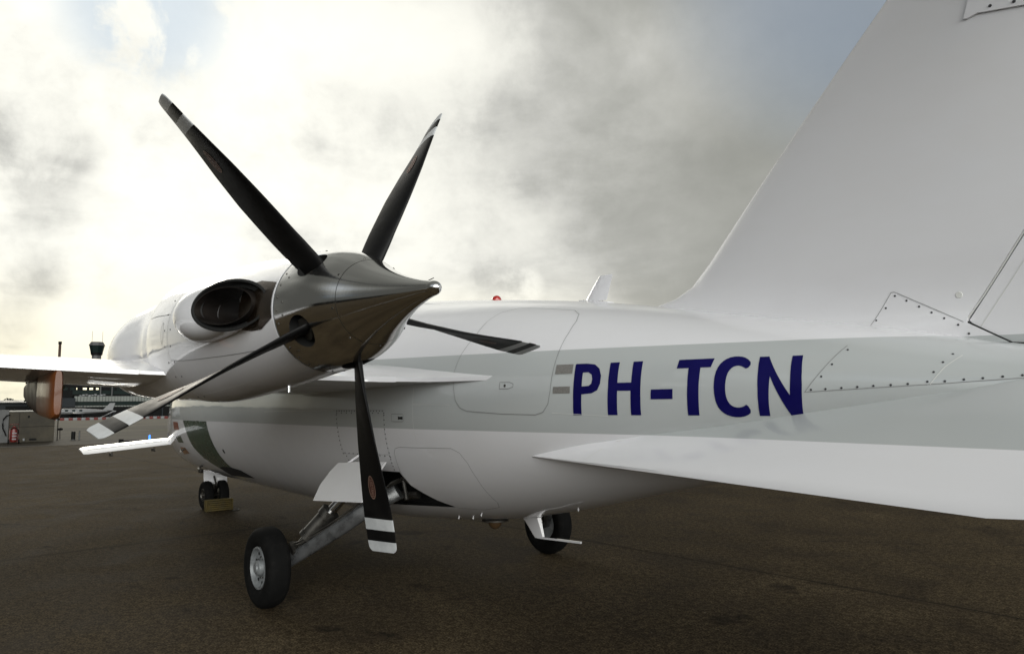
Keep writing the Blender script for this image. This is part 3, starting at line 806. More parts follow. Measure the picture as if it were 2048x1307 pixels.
# ---- wings
def wing(sg):
    st = [  # |y|, le, te, z_te, thickness
        (.30, -3.42, -.30, 1.640, .07), (.72, -3.41, -.36, 1.640, .07), (.78, -3.40, -.62, 1.640, .085), (.86, -3.395, -.95, 1.641, .10), (.92, -3.39, -1.15, 1.643, .11), (1.0, -3.39, -1.30, 1.648, .12), (1.12, -3.385, -1.42, 1.652, .13),
        (1.5, -3.37, -1.62, 1.666, .13), (2.05, -3.36, -1.83, 1.682, .13), (2.42, -3.35, -1.90, 1.691, .13),
        (3.2, -3.33, -2.02, 1.727, .13), (4.5, -3.29, -2.21, 1.785, .125), (5.8, -3.24, -2.42, 1.845, .12), (6.9, -3.18, -2.60, 1.895, .11), (7.02, -3.05, -2.62, 1.90, .05)]
    rs = []
    for y, le, te, z, t in st:
        ch = te - le; inc = .02
        r = foil_ring(le, te, z - .01 + .6 * inc * ch * 0, sg * y, t, 24, .022, 0., .10)
        rs.append(r)
    w = link('wing', rings_bm(rs), M['white'], A)
    # flap and aileron gaps as dark recess lines on the upper skin plus a flap strip of its own
    def topz(y, s):
        ys = [q[0] for q in st]; le, te, z, t = [float(np.interp(y, ys, [q[i] for q in st])) for i in (1, 2, 3, 4)]
        ch = te - le
        return Vector((le + ch * s, sg * y, z - .01 + foil(s, t / 2) * ch + .1 * t * ch * s * .5 + .022 * ch * 4 * s * (1 - s) * (1 - .35 * s)))
    def botz(y, s):
        ys = [q[0] for q in st]; le, te, z, t = [float(np.interp(y, ys, [q[i] for q in st])) for i in (1, 2, 3, 4)]
        ch = te - le
        return Vector((le + ch * s, sg * y, z - .01 - .8 * (foil(s, t / 2) * ch + .1 * t * ch * s * .5) + .022 * ch * 4 * s * (1 - s) * (1 - .35 * s)))
    for nm, y0, y1 in (('flap', 1.05, 1.73), ('flap', 2.48, 4.6), ('aileron', 4.65, 6.6)):
        rs = []
        for y in np.linspace(y0, y1, 10):
            a, b, c_, d = topz(y, .76), topz(y, 1.0), botz(y, 1.0), botz(y, .76)
            e = Vector((.02, 0, 0))
            rs.append([a + Vector((0, 0, .001)), topz(y, .88) + Vector((0, 0, .002)), b + e + Vector((0, 0, .002)), c_ + e - Vector((0, 0, .004)), botz(y, .88) - Vector((0, 0, .008)), d - Vector((0, 0, .006))])
        fl = link(nm, rings_bm(rs), M['white'], w)
        q = [topz(y, .755) for y in np.linspace(y0, y1, 12)]
        link('hinge_gap', ribbon3(q, [Vector((0, 0, 1))] * 12, .008, .003), M['seam'], w)
        q = [topz(y, .86) for y in np.linspace(y0, y1, 12)]
        link('hinge_gap', ribbon3(q, [Vector((0, 0, 1))] * 12, .004, .0045), M['seam'], w)
    # pod under the trailing edge
    pod(sg, w)
    return w
M['podorange'] = simple('glossy burnt orange paint', (.115, .034, .008), .32, coat=.3, var=.15, scale=4)
M['maroon'] = simple('glossy dark maroon paint', (.020, .007, .005), .4, spec=.12, coat=.0, var=.2, scale=4)
def pod(sg, parent):
    yc = 2.878
    secs = [(-3.55, 1.63, 1.60, .010), (-3.40, 1.64, 1.545, .024), (-3.1, 1.67, 1.49, .034), (-2.8, 1.70, 1.455, .040), (-2.5, 1.705, 1.43, .042), (-2.15, 1.70, 1.415, .040), (-2.04, 1.695, 1.41, .036), (-1.965, 1.692, 1.425, .026), (-1.95, 1.688, 1.44, .018)]
    rs = []
    for x, zt, zb, w in secs:
        r = []
        for k in range(20):
            a = 2 * math.pi * k / 20; c_, s_ = math.cos(a), math.sin(a)
            c_ = math.copysign(abs(c_) ** .5, c_); s_ = math.copysign(abs(s_) ** .6, s_)
            r.append(Vector((x, sg * yc + w * c_, (zt + zb) / 2 + (zt - zb) / 2 * s_)))
        rs.append(r)
    a = link('flap_fairing', rings_bm(rs[4:]), M['podorange'], parent)
    link('fairing_nose', rings_bm(rs[:5]), M['maroon'], parent)
wing(-1); wing(1)

# ---- canard
def canard(sg):
    rs = []
    for y, le, te, z, in ((.30, -9.28, -8.80, .958), (.55, -9.28, -8.80, .950), (1.60, -9.22, -8.74, .868), (1.655, -9.16, -8.76, .862)):
        rs.append(foil_ring(le, te, z, sg * y, .10 if y < 1.62 else .05, 16, .02, .13, .10))
    c_ = link('canard', rings_bm(rs), M['white'], A)
    P = []
    for y in np.linspace(.60, 1.58, 8):
        le, te, z = [float(np.interp(y, [.55, 1.6], v)) for v in ((-9.28, -9.22), (-8.80, -8.74), (.950, .868))]
        ch = te - le; q = .66
        P.append(Vector((le + ch * q, sg * y, z + .02 * ch * 4 * q * (1 - q) * (1 - .35 * q) + foil(q, .05) * ch + .10 * .10 * ch * q * .5 - .13 * (q - .4) * ch)))
    link('hinge_gap', ribbon3(P, [Vector((.2, 0, 1)).normalized()] * 8, .012, .002), M['seam'], c_)
    for y in (.72, 1.28):
        z = float(np.interp(y, [.6, 1.6], [.86, .785]))
        bm = bmesh.new(); box(bm, (-8.93, sg * y, z - .01), (.16, .025, .05), None, .008)
        link('hinge_bracket', bm, M['darksteel'], c_)
canard(-1); canard(1)

# ---- nacelles
NX=[-4.1,-4.0,-3.7,-3.2,-2.6,-2.1,-1.6,-.9,-.17]
NT=[1.903,2.028,2.158,2.223,2.258,2.310,2.277,2.242,2.176]
NB=[1.735,1.656,1.573,1.539,1.523,1.515,1.500,1.547,1.625]
NW=[.072,.161,.265,.318,.268,.318,.338,.318,.276]
HZ = 1.8987; HY = 2.065
def nacelle(sg):
    NA = Body(NX, NT, NB, NW, sg * HY, 2.0, .055)
    xs = list(np.arange(-4.1, -.19, .04)) + [-.172]
    n_ = link('nacelle', NA.mesh(xs, 96), M['nacelle'], A)
    Cc = Vector((-.505, sg * 2.418, 1.937)); m_ = Vector((.95, -sg * .32, 0)).normalized(); k_ = Vector((0, 0, 1)); out = Vector((.32, sg * .95, 0)).normalized()
    def ell(c, a, b, seg=48, tw=0.):
        return [c + m_ * (a * math.cos(t)) + k_ * (b * math.sin(t)) for t in [2 * math.pi * q / seg for q in range(seg)]]
    cut = link('cutter', rings_bm([ell(Cc - out * .30, .22, .095), ell(Cc + out * .15, .30, .12)]), M['exhaust'], smooth=False)
    boolean(n_, [cut])
    # blister that carries the stack out of the cowling
    rs = []
    P0 = Vector((-1.42, sg * 2.30, 1.915))
    for q in np.linspace(0, 1, 16):
        e = math.sin(q * math.pi / 2) ** .85
        c = P0.lerp(Cc, q)
        a = .05 + .227 * q; b = .035 + .086 * e + .030 * math.sin(q * math.pi) ** 1.5
        # ring plane turns from facing forward to the opening plane
        mm = (Vector((.15, sg * .98, 0)) * -(1 - q) + m_ * q).normalized()
        c = c + out * (.030 * math.sin(q * math.pi))
        rs.append([c + mm * (a * (0.9 + .1 * q) * math.cos(t)) + k_ * (b * math.sin(t)) for t in [2 * math.pi * j / 48 for j in range(48)]])
    bl = link('exhaust_blister', rings_bm(rs, cap=False), M['white'], n_)
    # black rim and the burnt stack inside
    rim = [ell(Cc + out * .001, .277, .120), ell(Cc + out * .004, .262, .110), ell(Cc - out * .03, .235, .098), ell(Cc - m_ * .03 - out * .035, .215, .090)]
    link('exhaust_rim', rings_bm(rim, cap=False), M['hole'], n_)
    stk = [ell(Cc - m_ * .035 - out * .030, .212, .0885), ell(Cc - m_ * .035 + out * .006, .210, .088), ell(Cc - m_ * .035 + out * .006, .204, .084), ell(Cc - m_ * .045 - out * .05, .196, .082), ell(Cc - m_ * .09 - out * .16, .17, .078), ell(Cc - m_ * .14 - out * .26, .13, .07)]
    bm = rings_bm(stk, cap=False)
    link('exhaust_stack', bm, M['exhaust'], n_)
    bm = bmesh.new(); bm.faces.new([bm.verts.new(p) for p in ell(Cc - m_ * .14 - out * .258, .13, .07)])
    link('stack_throat', bm, M['hole'], n_)
    # stained metal heat shield between stack and spinner
    ns = NA.S(sg)
    hs = [(-.50, 2.050), (-.44, 2.062), (-.36, 2.046), (-.19, 2.030), (-.185, 1.80), (-.30, 1.752), (-.38, 1.790), (-.47, 1.812), (-.40, 1.90), (-.38, 1.96)]
    hs = [(-.62, 2.052), (-.44, 2.066), (-.40, 2.058), (-.18, 2.028), (-.18, 1.755), (-.33, 1.80), (-.40, 1.815), (-.62, 1.812)]
    hole_ = [(Cc + m_ * (.285 * math.cos(t)) + k_ * (.122 * math.sin(t))) for t in np.linspace(0, 2 * math.pi, 28, endpoint=False)]
    h = link('heat_shield', patch(ns, [(-.52, 2.035), (-.36, 2.040), (-.18, 2.010), (-.18, 1.855), (-.30, 1.815), (-.40, 1.815), (-.52, 1.83)], .003), M['stack'], n_)
    # cowling joints
    def th(x, deg):
        r = R(deg); t, b, w = NA.at(x); c_ = Vector((x, sg * HY + sg * w * math.cos(r), (t + b) / 2 + (t - b) / 2 * math.sin(r)))
        nn = Vector((0, sg * math.cos(r) / w, math.sin(r) / ((t - b) / 2))).normalized(); return c_, nn
    q = [th(-1.60, d) for d in range(-180, 180, 4)]
    link('cowl_joint', ribbon3([a for a, b in q], [b for a, b in q], .006, .002, True), M['seamlight'], n_)
    q = [th(x, -28 - 10 * (x + 1.0)) for x in np.linspace(-1.58, -.30, 20)]
    link('cowl_joint', ribbon3([a for a, b in q], [b for a, b in q], .003, .002), M['seam'], n_)
    q = [th(x, -62) for x in np.linspace(-1.50, -.75, 14)]
    link('cowl_joint', ribbon3([a for a, b in q], [b for a, b in q], .003, .002), M['seamlight'], n_)
    q = [th(x, 18) for x in np.linspace(-2.15, -1.61, 10)]
    link('cowl_joint', ribbon3([a for a, b in q], [b for a, b in q], .003, .002), M['seam'], n_)
    dd = [th(x, d) for d in range(-80, 60, 14) for x in (-1.66, -1.54)]
    studs('cowl_fastener', lambda a, b: (a, b), dd, .006, .001, M['rivet'], n_)
    a, b = th(-.62, -88)
    link('drain_tube', cyl(bmesh.new(), a, a + Vector((0, 0, -.032)), .009, .009, 12), M['chrome'], n_)
    for x, d, w in ((-1.72, 2, .05), (-3.35, 8, .09)):
        q = []
        for t in np.linspace(0, 2 * math.pi, 24, endpoint=False):
            q.append(th(x + w * .55 * math.cos(t), d + math.degrees(w / .32) * math.sin(t)))
        link('inspection_cover', ribbon3([a for a, b in q], [b for a, b in q], .004, .0022, True), M['seam'], n_)
    return NA
nacelle(-1); nacelle(1)

# ---- propellers
SP = [(.275,-.168),(.268,-.10),(.258,-.03),(.245,.04),(.228,.10),(.207,.155),(.183,.205),(.167,.235),(.150,.268),(.128,.320),(.105,.378),(.084,.437),(.064,.500),(.048,.560),(.036,.610),(.030,.640),(.0285,.655),(.0275,.667),(.024,.680),(.018,.690),(.010,.6965),(.003,.6985)]
def smooth_prof(p, n=70):
    h = [q[1] for q in p]; r = [q[0] for q in p]
    hs = np.linspace(h[0], .655, n); rs = pchip(h, r, hs)
    k = np.exp(-np.arange(-6, 7)**2 / 18.); k /= k.sum()
    z = np.concatenate([2 * rs[0] - rs[1:7][::-1], rs, 2 * rs[-1] - rs[-7:-1][::-1]]); rs2 = np.convolve(z, k, 'valid')
    o = [(float(a), float(b)) for a, b in zip(rs2, hs)]
    c, R_ = o[-1][1] - .0, o[-1][0]
    return o + [(R_ * math.cos(t), c + (.043) * math.sin(t)) for t in np.linspace(.15, 1.52, 9)]
SPP = smooth_prof(SP)
def bl_ang(r): return float(np.interp(r, [.2, .26, .34, .42, .5, .6, .75, .85, .93, 1.0, 1.083], [-112, -110, -107, -103, -100, -96.5, -90, -85, -81.5, -79.5, -78]))
def bl_ch(r): return float(np.interp(r, [.2, .26, .34, .42, .5, .6, .75, .85, .93, 1.0, 1.045, 1.07, 1.083], [.140, .150, .164, .177, .188, .20, .206, .204, .20, .192, .186, .180, .174]))
def bl_th(r): return float(np.interp(r, [.2, .26, .4, .6, .8, 1.0, 1.083], [.26, .22, .15, .105, .08, .06, .05]))
def bl_off(r): return float(np.interp(r, [.2, .4, .6, .9, 1.083], [-.010, -.030, -.036, -.030, -.030]))
def blade_bm():
    rs = []
    for r in list(np.linspace(.205, 1.04, 44)) + [1.055, 1.066, 1.074, 1.079, 1.082, 1.083]:
        b = R(bl_ang(r)); ch = bl_ch(r); t = bl_th(r)
        if r > 1.062: ch *= math.sqrt(max(0., 1 - ((r - 1.062) / .023) ** 2 * .42))
        d = Vector((math.sin(b), math.cos(b), 0)); n = Vector((-d.y, d.x, 0))    # local X = aft axis, local Y = tangential
        ring = []
        K = 18
        for sgn in (1, -1):
            for k in range(K + 1):
                s = .5 - .5 * math.cos(math.pi * k / K)
                if sgn < 0: s = 1 - s
                h_ = foil(s, t / 2) * ch * (1.25 if sgn > 0 else .35) + .0008
                if (sgn < 0 and k in (0,)) : continue
                ring.append(Vector((bl_off(r), 0, r)) + d * (ch * (s - .5)) + n * (sgn * h_))
        rs.append(ring)
    return rings_bm(rs)
def prop(sg, phase):
    hub = Vector((0, sg * HY, HZ))
    ax = Matrix.Rotation(R(90), 4, 'Y')
    bm = lathe(SPP, ax, 160)
    sp_ = link('spinner', bm, M['spinner'])
    cuts = []
    for k in range(5):
        a = phase + k * 2 * math.pi / 5
        d = Vector((0, math.sin(a) * (1 if sg < 0 else -1), math.cos(a)))
        cuts.append(link('cutter', cyl(bmesh.new(), Vector((.005, 0, 0)) + d * .14, Vector((.005, 0, 0)) + d * .42, .073, .073, 40), M['hole'], smooth=False))
    boolean(sp_, cuts)
    sp_.location = hub; sp_.parent = A
    # seam ring and screws
    def on(x, deg, off=0):
        r = float(np.interp(x, [p[1] for p in SPP], [p[0] for p in SPP])); r1 = float(np.interp(x + .01, [p[1] for p in SPP], [p[0] for p in SPP]))
        t = R(deg); nn = Vector((-(r1 - r) / .01, math.cos(t), math.sin(t))).normalized()
        return Vector((x, r * math.cos(t), r * math.sin(t))) + nn * off, nn
    q = [on(.221, d) for d in range(0, 360, 4)]
    link('spinner_seam', ribbon3([a for a, b in q], [b for a, b in q], .0022, .0006, True), M['steel'], sp_)
    q = [on(-.164, d) for d in range(0, 360, 4)]
    link('spinner_backplate_edge', ribbon3([a for a, b in q], [b for a, b in q], .007, .0008, True), M['hub'], sp_)
    studs('spinner_screw', on, [(-.135, j * 12 + 4) for j in range(30)] + [(-.09, j * 12 + 9) for j in range(30) if j % 3 != 1] + [(.205, j * 45 + 12) for j in range(8)], .0055, .0012, M['steel'], sp_, .7)
    link('propeller_hub', lathe([(.16, -.12), (.17, -.05), (.17, .06), (.10, .16), (.05, .2)], ax, 40), M['darksteel'], sp_)
    me = None
    for k in range(5):
        a = phase + k * 2 * math.pi / 5
        rot = Matrix(((1, 0, 0), (0, math.cos(a), math.sin(a)), (0, -math.sin(a), math.cos(a)))).to_4x4()
        if sg > 0: rot = Matrix.Diagonal((1, -1, 1, 1)) @ rot
        if k == 0:
            bm = cyl(bmesh.new(), (.0, 0, .10), (-.005, 0, .225), .045, .05, 24)
            b = fuse('propeller_blade', [(blade_bm(), M['blade']), (bm, M['darksteel'])] + make_badge(), sp_); me = b.data
        else:
            b = bpy.data.objects.new('propeller_blade', me); C.objects.link(b); b.parent = sp_
        b.matrix_local = rot
    return sp_
M['badge'] = simple('dark red badge', (.045, .010, .007), .5)
M['badgerim'] = simple('pale badge outline', (.26, .17, .13), .5)
M['faint'] = simple('faint stencil ink', (.06, .06, .055), .5)
def face_pt(r, s, face, off=.0008):
    b = R(bl_ang(r)); ch = bl_ch(r); t = bl_th(r)
    d = Vector((math.sin(b), math.cos(b), 0)); n = Vector((-d.y, d.x, 0))
    h_ = foil(s, t / 2) * ch * (1.25 if face > 0 else .35) + .0008
    return Vector((bl_off(r), 0, r)) + d * (ch * (s - .5)) + n * (face * (h_ + off)), n * face
def make_badge():
    o = []
    for face in (1, -1):
        rc, sc = .795, .52
        def oval(a, w, n=28): return [(rc + a * math.cos(t), sc + w * math.sin(t)) for t in [2 * math.pi * k / n for k in range(n)]]
        bm = bmesh.new(); c0 = bm.verts.new(face_pt(rc, sc, face, .0012)[0]); L = [bm.verts.new(face_pt(r, s, face, .0012)[0]) for r, s in oval(.050, .125)]
        for i in range(len(L)): bm.faces.new((c0, L[i], L[(i + 1) % len(L)]))
        bmesh.ops.recalc_face_normals(bm, faces=bm.faces[:])
        o.append((bm, M['badge']))
        q = [face_pt(r, s, face, .0012) for r, s in oval(.050, .125)]
        o.append((ribbon3([p for p, n in q], [n for p, n in q], .0035, .0006, True), M['badgerim']))
        # lettering of the badge, laid on the blade face
        cu = bpy.data.curves.new('t', 'FONT'); cu.body = 'HARTZELL'; cu.size = .030; cu.align_x = 'CENTER'; cu.align_y = 'CENTER'
        to = bpy.data.objects.new('t', cu); C.objects.link(to)
        dg = bpy.context.evaluated_depsgraph_get(); dg.update()
        tm = bpy.data.meshes.new_from_object(to.evaluated_get(dg)); bpy.data.objects.remove(to)
        wmax = max(abs(v.co.x) for v in tm.vertices); k = .040 / wmax
        for v in tm.vertices:
            p, n = face_pt(rc - v.co.x * k, sc + v.co.y * 1.15 / bl_ch(rc) * face, face, .0022); v.co = p
        o.append((tm, M['badgerim']))
    return o
prop(-1, -.807827); prop(1, .25)

# ---- landing gear
def wheel(parent, c, r, w, rim_r, sgn, hubm):
    """tyre and rim centred on c, axle along Y; sgn = outward side"""
    mt = Matrix.Translation(c) @ Matrix.Rotation(R(90) * -sgn, 4, 'X')
    h = w / 2
    pr = []
    for t in np.linspace(-2.35, 2.35, 34):      # cross-section of the tyre, bead to bead
        cr = r - (r - rim_r) * .5; a = (r - rim_r) * .5
        pr.append((cr + a * 1.0 * math.copysign(abs(math.cos(t)) ** .8, math.cos(t)), h * math.copysign(abs(math.sin(t)) ** .62, math.sin(t))))
    pr = [(rim_r * .97, -h * .6)] + pr + [(rim_r * .97, h * .6)]
    bm = lathe(pr, mt, 72, True)
    ty = link('tyre', bm, M['tyre'], parent)
    # tread grooves
    for off in (-.28, 0, .28):
        gr = [(mt @ Vector((math.cos(t) * (r + .0012), math.sin(t) * (r + .0012), off * w))) for t in np.linspace(0, 2 * math.pi, 60, endpoint=False)]
    for v in ty.data.vertices:      # flatten where it stands on the ground
        if v.co.z < .012: v.co.z = .001 + (v.co.z + .02) * .12
    prof = [(rim_r * 1.02, h * .62), (rim_r * 1.02, h * .80), (rim_r * .94, h * .84), (rim_r * .90, h * .70), (rim_r * .86, h * .50), (rim_r * .60, h * .40), (rim_r * .42, h * .46), (rim_r * .36, h * .86), (rim_r * .22, h * .92), (rim_r * .20, h * 1.04), (.002, h * 1.06)]
    prof = [(rim_r * .9, -h * .7), (rim_r * 1.0, -h * .6)] + prof
    rm = lathe(prof, mt, 56)
    bm = bmesh.new()
    for k in range(9):
        a = 2 * math.pi * k / 9
        p = mt @ Vector((rim_r * .72 * math.cos(a), rim_r * .72 * math.sin(a), h * .452)); q = mt @ Vector((rim_r * .72 * math.cos(a), rim_r * .72 * math.sin(a), h * .475))
        cyl(bm, p, q, rim_r * .085, rim_r * .085, 12)
    op = bm
    bm = bmesh.new()
    for k in range(9):
        a = 2 * math.pi * (k + .5) / 9
        p = mt @ Vector((rim_r * .50 * math.cos(a), rim_r * .50 * math.sin(a), h * .42)); q = mt @ Vector((rim_r * .50 * math.cos(a), rim_r * .50 * math.sin(a), h * .54))
        cyl(bm, p, q, rim_r * .05, rim_r * .04, 8)
    fuse('wheel_rim', [(rm, hubm), (op, M['hole']), (bm, M['steel'])], parent)
    return ty
def main_gear(sg):
    y = lambda v: sg * v
    bm = bmesh.new()
    P = [Vector((-2.46, y(1.31), .315)), Vector((-2.30, y(1.18), .44)), Vector((-2.10, y(1.02), .60)), Vector((-1.93, y(.88), .75)), Vector((-1.84, y(.72), .84))]
    rs = []
    for p, a, b in zip(P, (.045, .05, .055, .06, .06), (.03, .034, .036, .04, .04)):
        d = Vector((.55, y(-.45), .5)).normalized(); s = d.cross(Vector((0, 0, 1))).normalized(); n = s.cross(d)
        rs.append([p + s * (b * math.copysign(abs(math.cos(t)) ** .6, math.cos(t))) + n * (a * math.copysign(abs(math.sin(t)) ** .6, math.sin(t))) for t in [2 * math.pi * k / 16 for k in range(16)]])
    rings_bm(rs, bm=bm)
    cyl(bm, (-2.56, y(1.28), .285), (-2.56, y(1.44), .285), .04, .04, 24)
    tube(bm, [(-2.56, y(1.30), .285), (-2.50, y(1.31), .30), (-2.44, y(1.29), .33)], .042, 14)
    gear = link('main_landing_gear', bm, M['gearpaint'], A)
    # channel strips and hoses on the arm
    for dz, r_ in ((.055, .008), (.075, .006), (-.045, .010)):
        link('brake_hose', tube(bmesh.new(), [(-2.52, y(1.33), .34 + dz), (-2.38, y(1.24), .40 + dz), (-2.2, y(1.09), .53 + dz), (-2.02, y(.95), .68 + dz), (-1.88, y(.82), .80 + dz)], r_), M['darksteel'], gear)
    a, b = Vector((-2.45, y(1.24), .40)), Vector((-2.14, y(.90), .90))
    l = lambda t: a.lerp(b, t)
    bm = bmesh.new()
    cyl(bm, l(.20), l(.56), .066, .066, 28); cyl(bm, l(.18), l(.23), .071, .071, 28); cyl(bm, l(.49), l(.575), .075, .075, 28); cyl(bm, l(.0), l(.26), .030, .040, 20)
    link('shock_cylinder', bm, M['steel'], gear)
    link('shock_piston', cyl(bmesh.new(), l(.56), l(1.0), .038, .038, 24), M['chrome'], gear)
    bm = bmesh.new(); box(bm, Vector((-2.44, y(1.26), .40)), (.12, .07, .10), Matrix.Rotation(R(35), 3, 'Y'), .02)
    link('torque_link', bm, M['darksteel'], gear)
    # door plate hung outside the strut
    q = [(-2.20, y(1.03), 1.045), (-2.29, y(1.045), .985), (-2.40, y(1.08), .87), (-2.43, y(1.12), .755), (-1.66, y(1.12), .815), (-1.60, y(1.07), .95), (-1.52, y(1.02), 1.088), (-1.9, y(1.02), 1.07)]
    q = [Vector(p) for p in q]; dn = Vector((0, -y(.016), 0))
    door = link('gear_door', rings_bm([q, [p + dn for p in q]]), M['white'], gear, angle=25)
    link('door_rod', cyl(bmesh.new(), (-2.22, y(1.00), 1.0), (-2.12, y(.86), 1.12), .010, .010, 10), M['white'], gear)
    bm = bmesh.new()
    tube(bm, [(-2.0, y(.80), .78), (-1.86, y(.76), .90), (-1.74, y(.74), .94), (-1.62, y(.70), .90)], .018)
    tube(bm, [(-1.95, y(.70), .80), (-1.72, y(.62), .82)], .03); tube(bm, [(-1.74, y(.74), .93), (-1.66, y(.76), .80)], .014)
    link('retraction_strut', bm, M['steel'], gear)
    wheel(gear, Vector((-2.565, y(1.412), .288)), .288, .175, .150, sg, M['hub'])
main_gear(-1); main_gear(1)
# nose gear
NGX, NGY = -8.12, -.075
bm = bmesh.new()
cyl(bm, (NGX, NGY, .18), (NGX - .10, NGY, .66), .035, .045, 20)
cyl(bm, (NGX, NGY - .13, .195), (NGX, NGY + .13, .195), .022, .022, 16)
tube(bm, [(NGX + .03, NGY, .22), (NGX + .12, NGY, .33), (NGX - .02, NGY, .46)], .014)
ng = link('nose_landing_gear', bm, M['darksteel'], A)
for s in (-1, 1): wheel(ng, Vector((NGX, NGY + s * .105, .2)), .2, .125, .09, s, M['steel'])
bm = bmesh.new(); box(bm, (NGX - .02, NGY + .02, .455), (.02, .33, .21), Matrix.Rotation(R(-8), 3, 'Y'), .004)
link('gear_door', bm, M['white'], ng)
bm = bmesh.new(); box(bm, (NGX - .42, NGY - .05, .52), (.10, .09, .07), None, .012)
link('taxi_lamp', bm, M['darksteel'], ng)

# ================================================================== things on the ground
M['yellow'] = simple('dirty yellow paint', (.060, .042, .007), .7, var=.35, scale=12)
ch = thing('wheel_chock', 'yellow ribbed wheel chock on the tarmac against the nose wheels', 'wheel chock', (NGX + .26, -.085, 0))
bm = bmesh.new()
for k in range(6): box(bm, (0, 0, .018 + k * .027), (.15 - .012 * k, .34, .021), None, .004)
link('chock_block', bm, M['yellow'], ch)
bm = bmesh.new()
for sg in (-1, 1): box(bm, (0, sg * .177, .08), (.13, .012, .16), None, .003)
link('end_plate', bm, M['yellow'], ch)
link('pull_rope', tube(bmesh.new(), [(.08, .2, .03), (.14, .24, .012), (.20, .20, .010), (.22, .12, .010)], .008), M['darksteel'], ch)

# ================================================================== background
BK = {}
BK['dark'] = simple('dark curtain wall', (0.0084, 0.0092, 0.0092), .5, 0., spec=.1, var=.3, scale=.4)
BK['darker'] = simple('near black facade', (0.0038, 0.0038, 0.0038), .6, spec=.1, var=.3, scale=.5)  # near-black base colour, slightly mottled
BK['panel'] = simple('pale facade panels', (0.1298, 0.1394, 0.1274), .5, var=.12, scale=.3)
BK['glass'] = simple('green tinted glass', (0.0069, 0.0127, 0.0115), .35, spec=.08)
BK['roof'] = simple('grey roof sheet', (0.0577, 0.0577, 0.0577), .6, var=.1)
BK['brick'] = simple('brown chimney brick', (0.0461, 0.0231, 0.0135), .8, var=.2)
BK['shed'] = simple('weathered beige steel', (0.0370, 0.0322, 0.0238), .6, spec=.15, var=.35, scale=1.6)
BK['pale'] = simple('pale roof edge', (0.2883, 0.2768, 0.2537), .5, var=.05)
BK['redp'] = simple('red enamel', (0.0861, 0.0055, 0.0037), .35, var=.2)
BK['orange'] = simple('orange red plastic', (0.2114, 0.0231, 0.0077), .5, var=.1)
BK['wht'] = simple('white enamel', (0.1430, 0.1453, 0.1499), .4, var=.1)
BK['leaf'] = simple('dark foliage', (0.0054, 0.0100, 0.0031), .7, var=.6, scale=1.2)
BK['leaf2'] = simple('dull green foliage', (0.0077, 0.0104, 0.0038), .7, var=.6, scale=1.)
BK['bark'] = simple('dark bark', (0.0192, 0.0154, 0.0115), .9)
BK['hang'] = simple('dark blue grey cladding', (0.0135, 0.0161, 0.0192), .5, spec=.15, var=.2, scale=.4)
def litmat(name, col, s):
    m, g, b = mat(name); b.inputs['Base Color'].default_value = (*col, 1)
    b.inputs['Emission Color'].default_value = (*col, 1); b.inputs['Emission Strength'].default_value = s
    return m
BK['lit'] = litmat('lit office window', (1, .90, .62), .75)
BK['blue'] = litmat('blue taxiway lamp', (.05, .25, 1.), 1.1)

# terminal: all measures below are for a plane 302.8 m away from the camera
K = 1.531
def far(y, z, x=-195.): return Vector((CAM_P[0] + K * (x - CAM_P[0]), CAM_P[1] + K * (y - CAM_P[1]), CAM_P[2] + K * (z - CAM_P[2])))
fx_ = far(0, 0).x
T = thing('terminal_building', 'long dark airport terminal with two bands of pale panels seen under the wing', 'building', (fx_ - 10, 80, 0))
T.location = (0, 0, 0)
def fbox(name, y0, y1, z0, z1, d, m, parent, proud=0., x=-195., foot=False):
    a, b = far(y0, z0, x), far(y1, z1, x)
    if foot: a.z = 0
    bm = bmesh.new(); box(bm, ((a.x + proud - d / 2), (a.y + b.y) / 2, (a.z + b.z) / 2), (d, abs(b.y - a.y), abs(b.z - a.z)))
    return link(name, bm, m, parent, smooth=False)
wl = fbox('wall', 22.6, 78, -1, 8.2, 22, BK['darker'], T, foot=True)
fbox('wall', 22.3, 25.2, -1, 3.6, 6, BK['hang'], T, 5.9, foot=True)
fbox('roof', 22.2, 79, 8.2, 8.5, 24, BK['roof'], T, .8)
def bandp(z0, z1):
    bm = bmesh.new(); y = 25.15
    while y < 78:
        a, b = far(y + .035, z0), far(y + .60, z1)
        box(bm, (a.x + 4.0, (a.y + b.y) / 2, (a.z + b.z) / 2), (.3, b.y - a.y, b.z - a.z)); y += .65
    link('panel_band', bm, BK['panel'], T, smooth=False)
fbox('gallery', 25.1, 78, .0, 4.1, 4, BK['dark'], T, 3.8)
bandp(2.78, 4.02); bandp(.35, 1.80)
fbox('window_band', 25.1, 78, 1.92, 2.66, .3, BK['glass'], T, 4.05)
fbox('window_band', 25.1, 78, 4.5, 5.4, .3, BK['glass'], T, .12)
for y0, y1 in ((27.2, 28.0), (28.55, 29.3), (29.95, 30.5), (25.85, 26.0)):
    fbox('window', y0, y1, 5.6, 6.05, .1, BK['lit'], T, .12)
for y0 in (23.2, 24.6, 33.0, 34.5, 36.2, 38.2, 41., 44.):
    fbox('window', y0, y0 + .9, 5.5, 6.1, .1, BK['glass'], T, .11)
for y0 in (30.75, 33.2, 37.5, 42.5, 48): fbox('column', y0, y0 + .22, 4.1, 8.2, .5, BK['roof'], T, .9)
for k in range(9):
    a = far(26.4 + k * .62, 4.12 + .1 * (k % 3)); link('roof_unit', box(bmesh.new(), (a.x + 3.5, a.y, a.z + .1), (.8, .7, .35 + .2 * (k % 2))), BK['wht'], T, smooth=False)
fbox('entrance_sign', 26.3, 27.6, -.45, .1, .3, BK['panel'], T, 4.3)

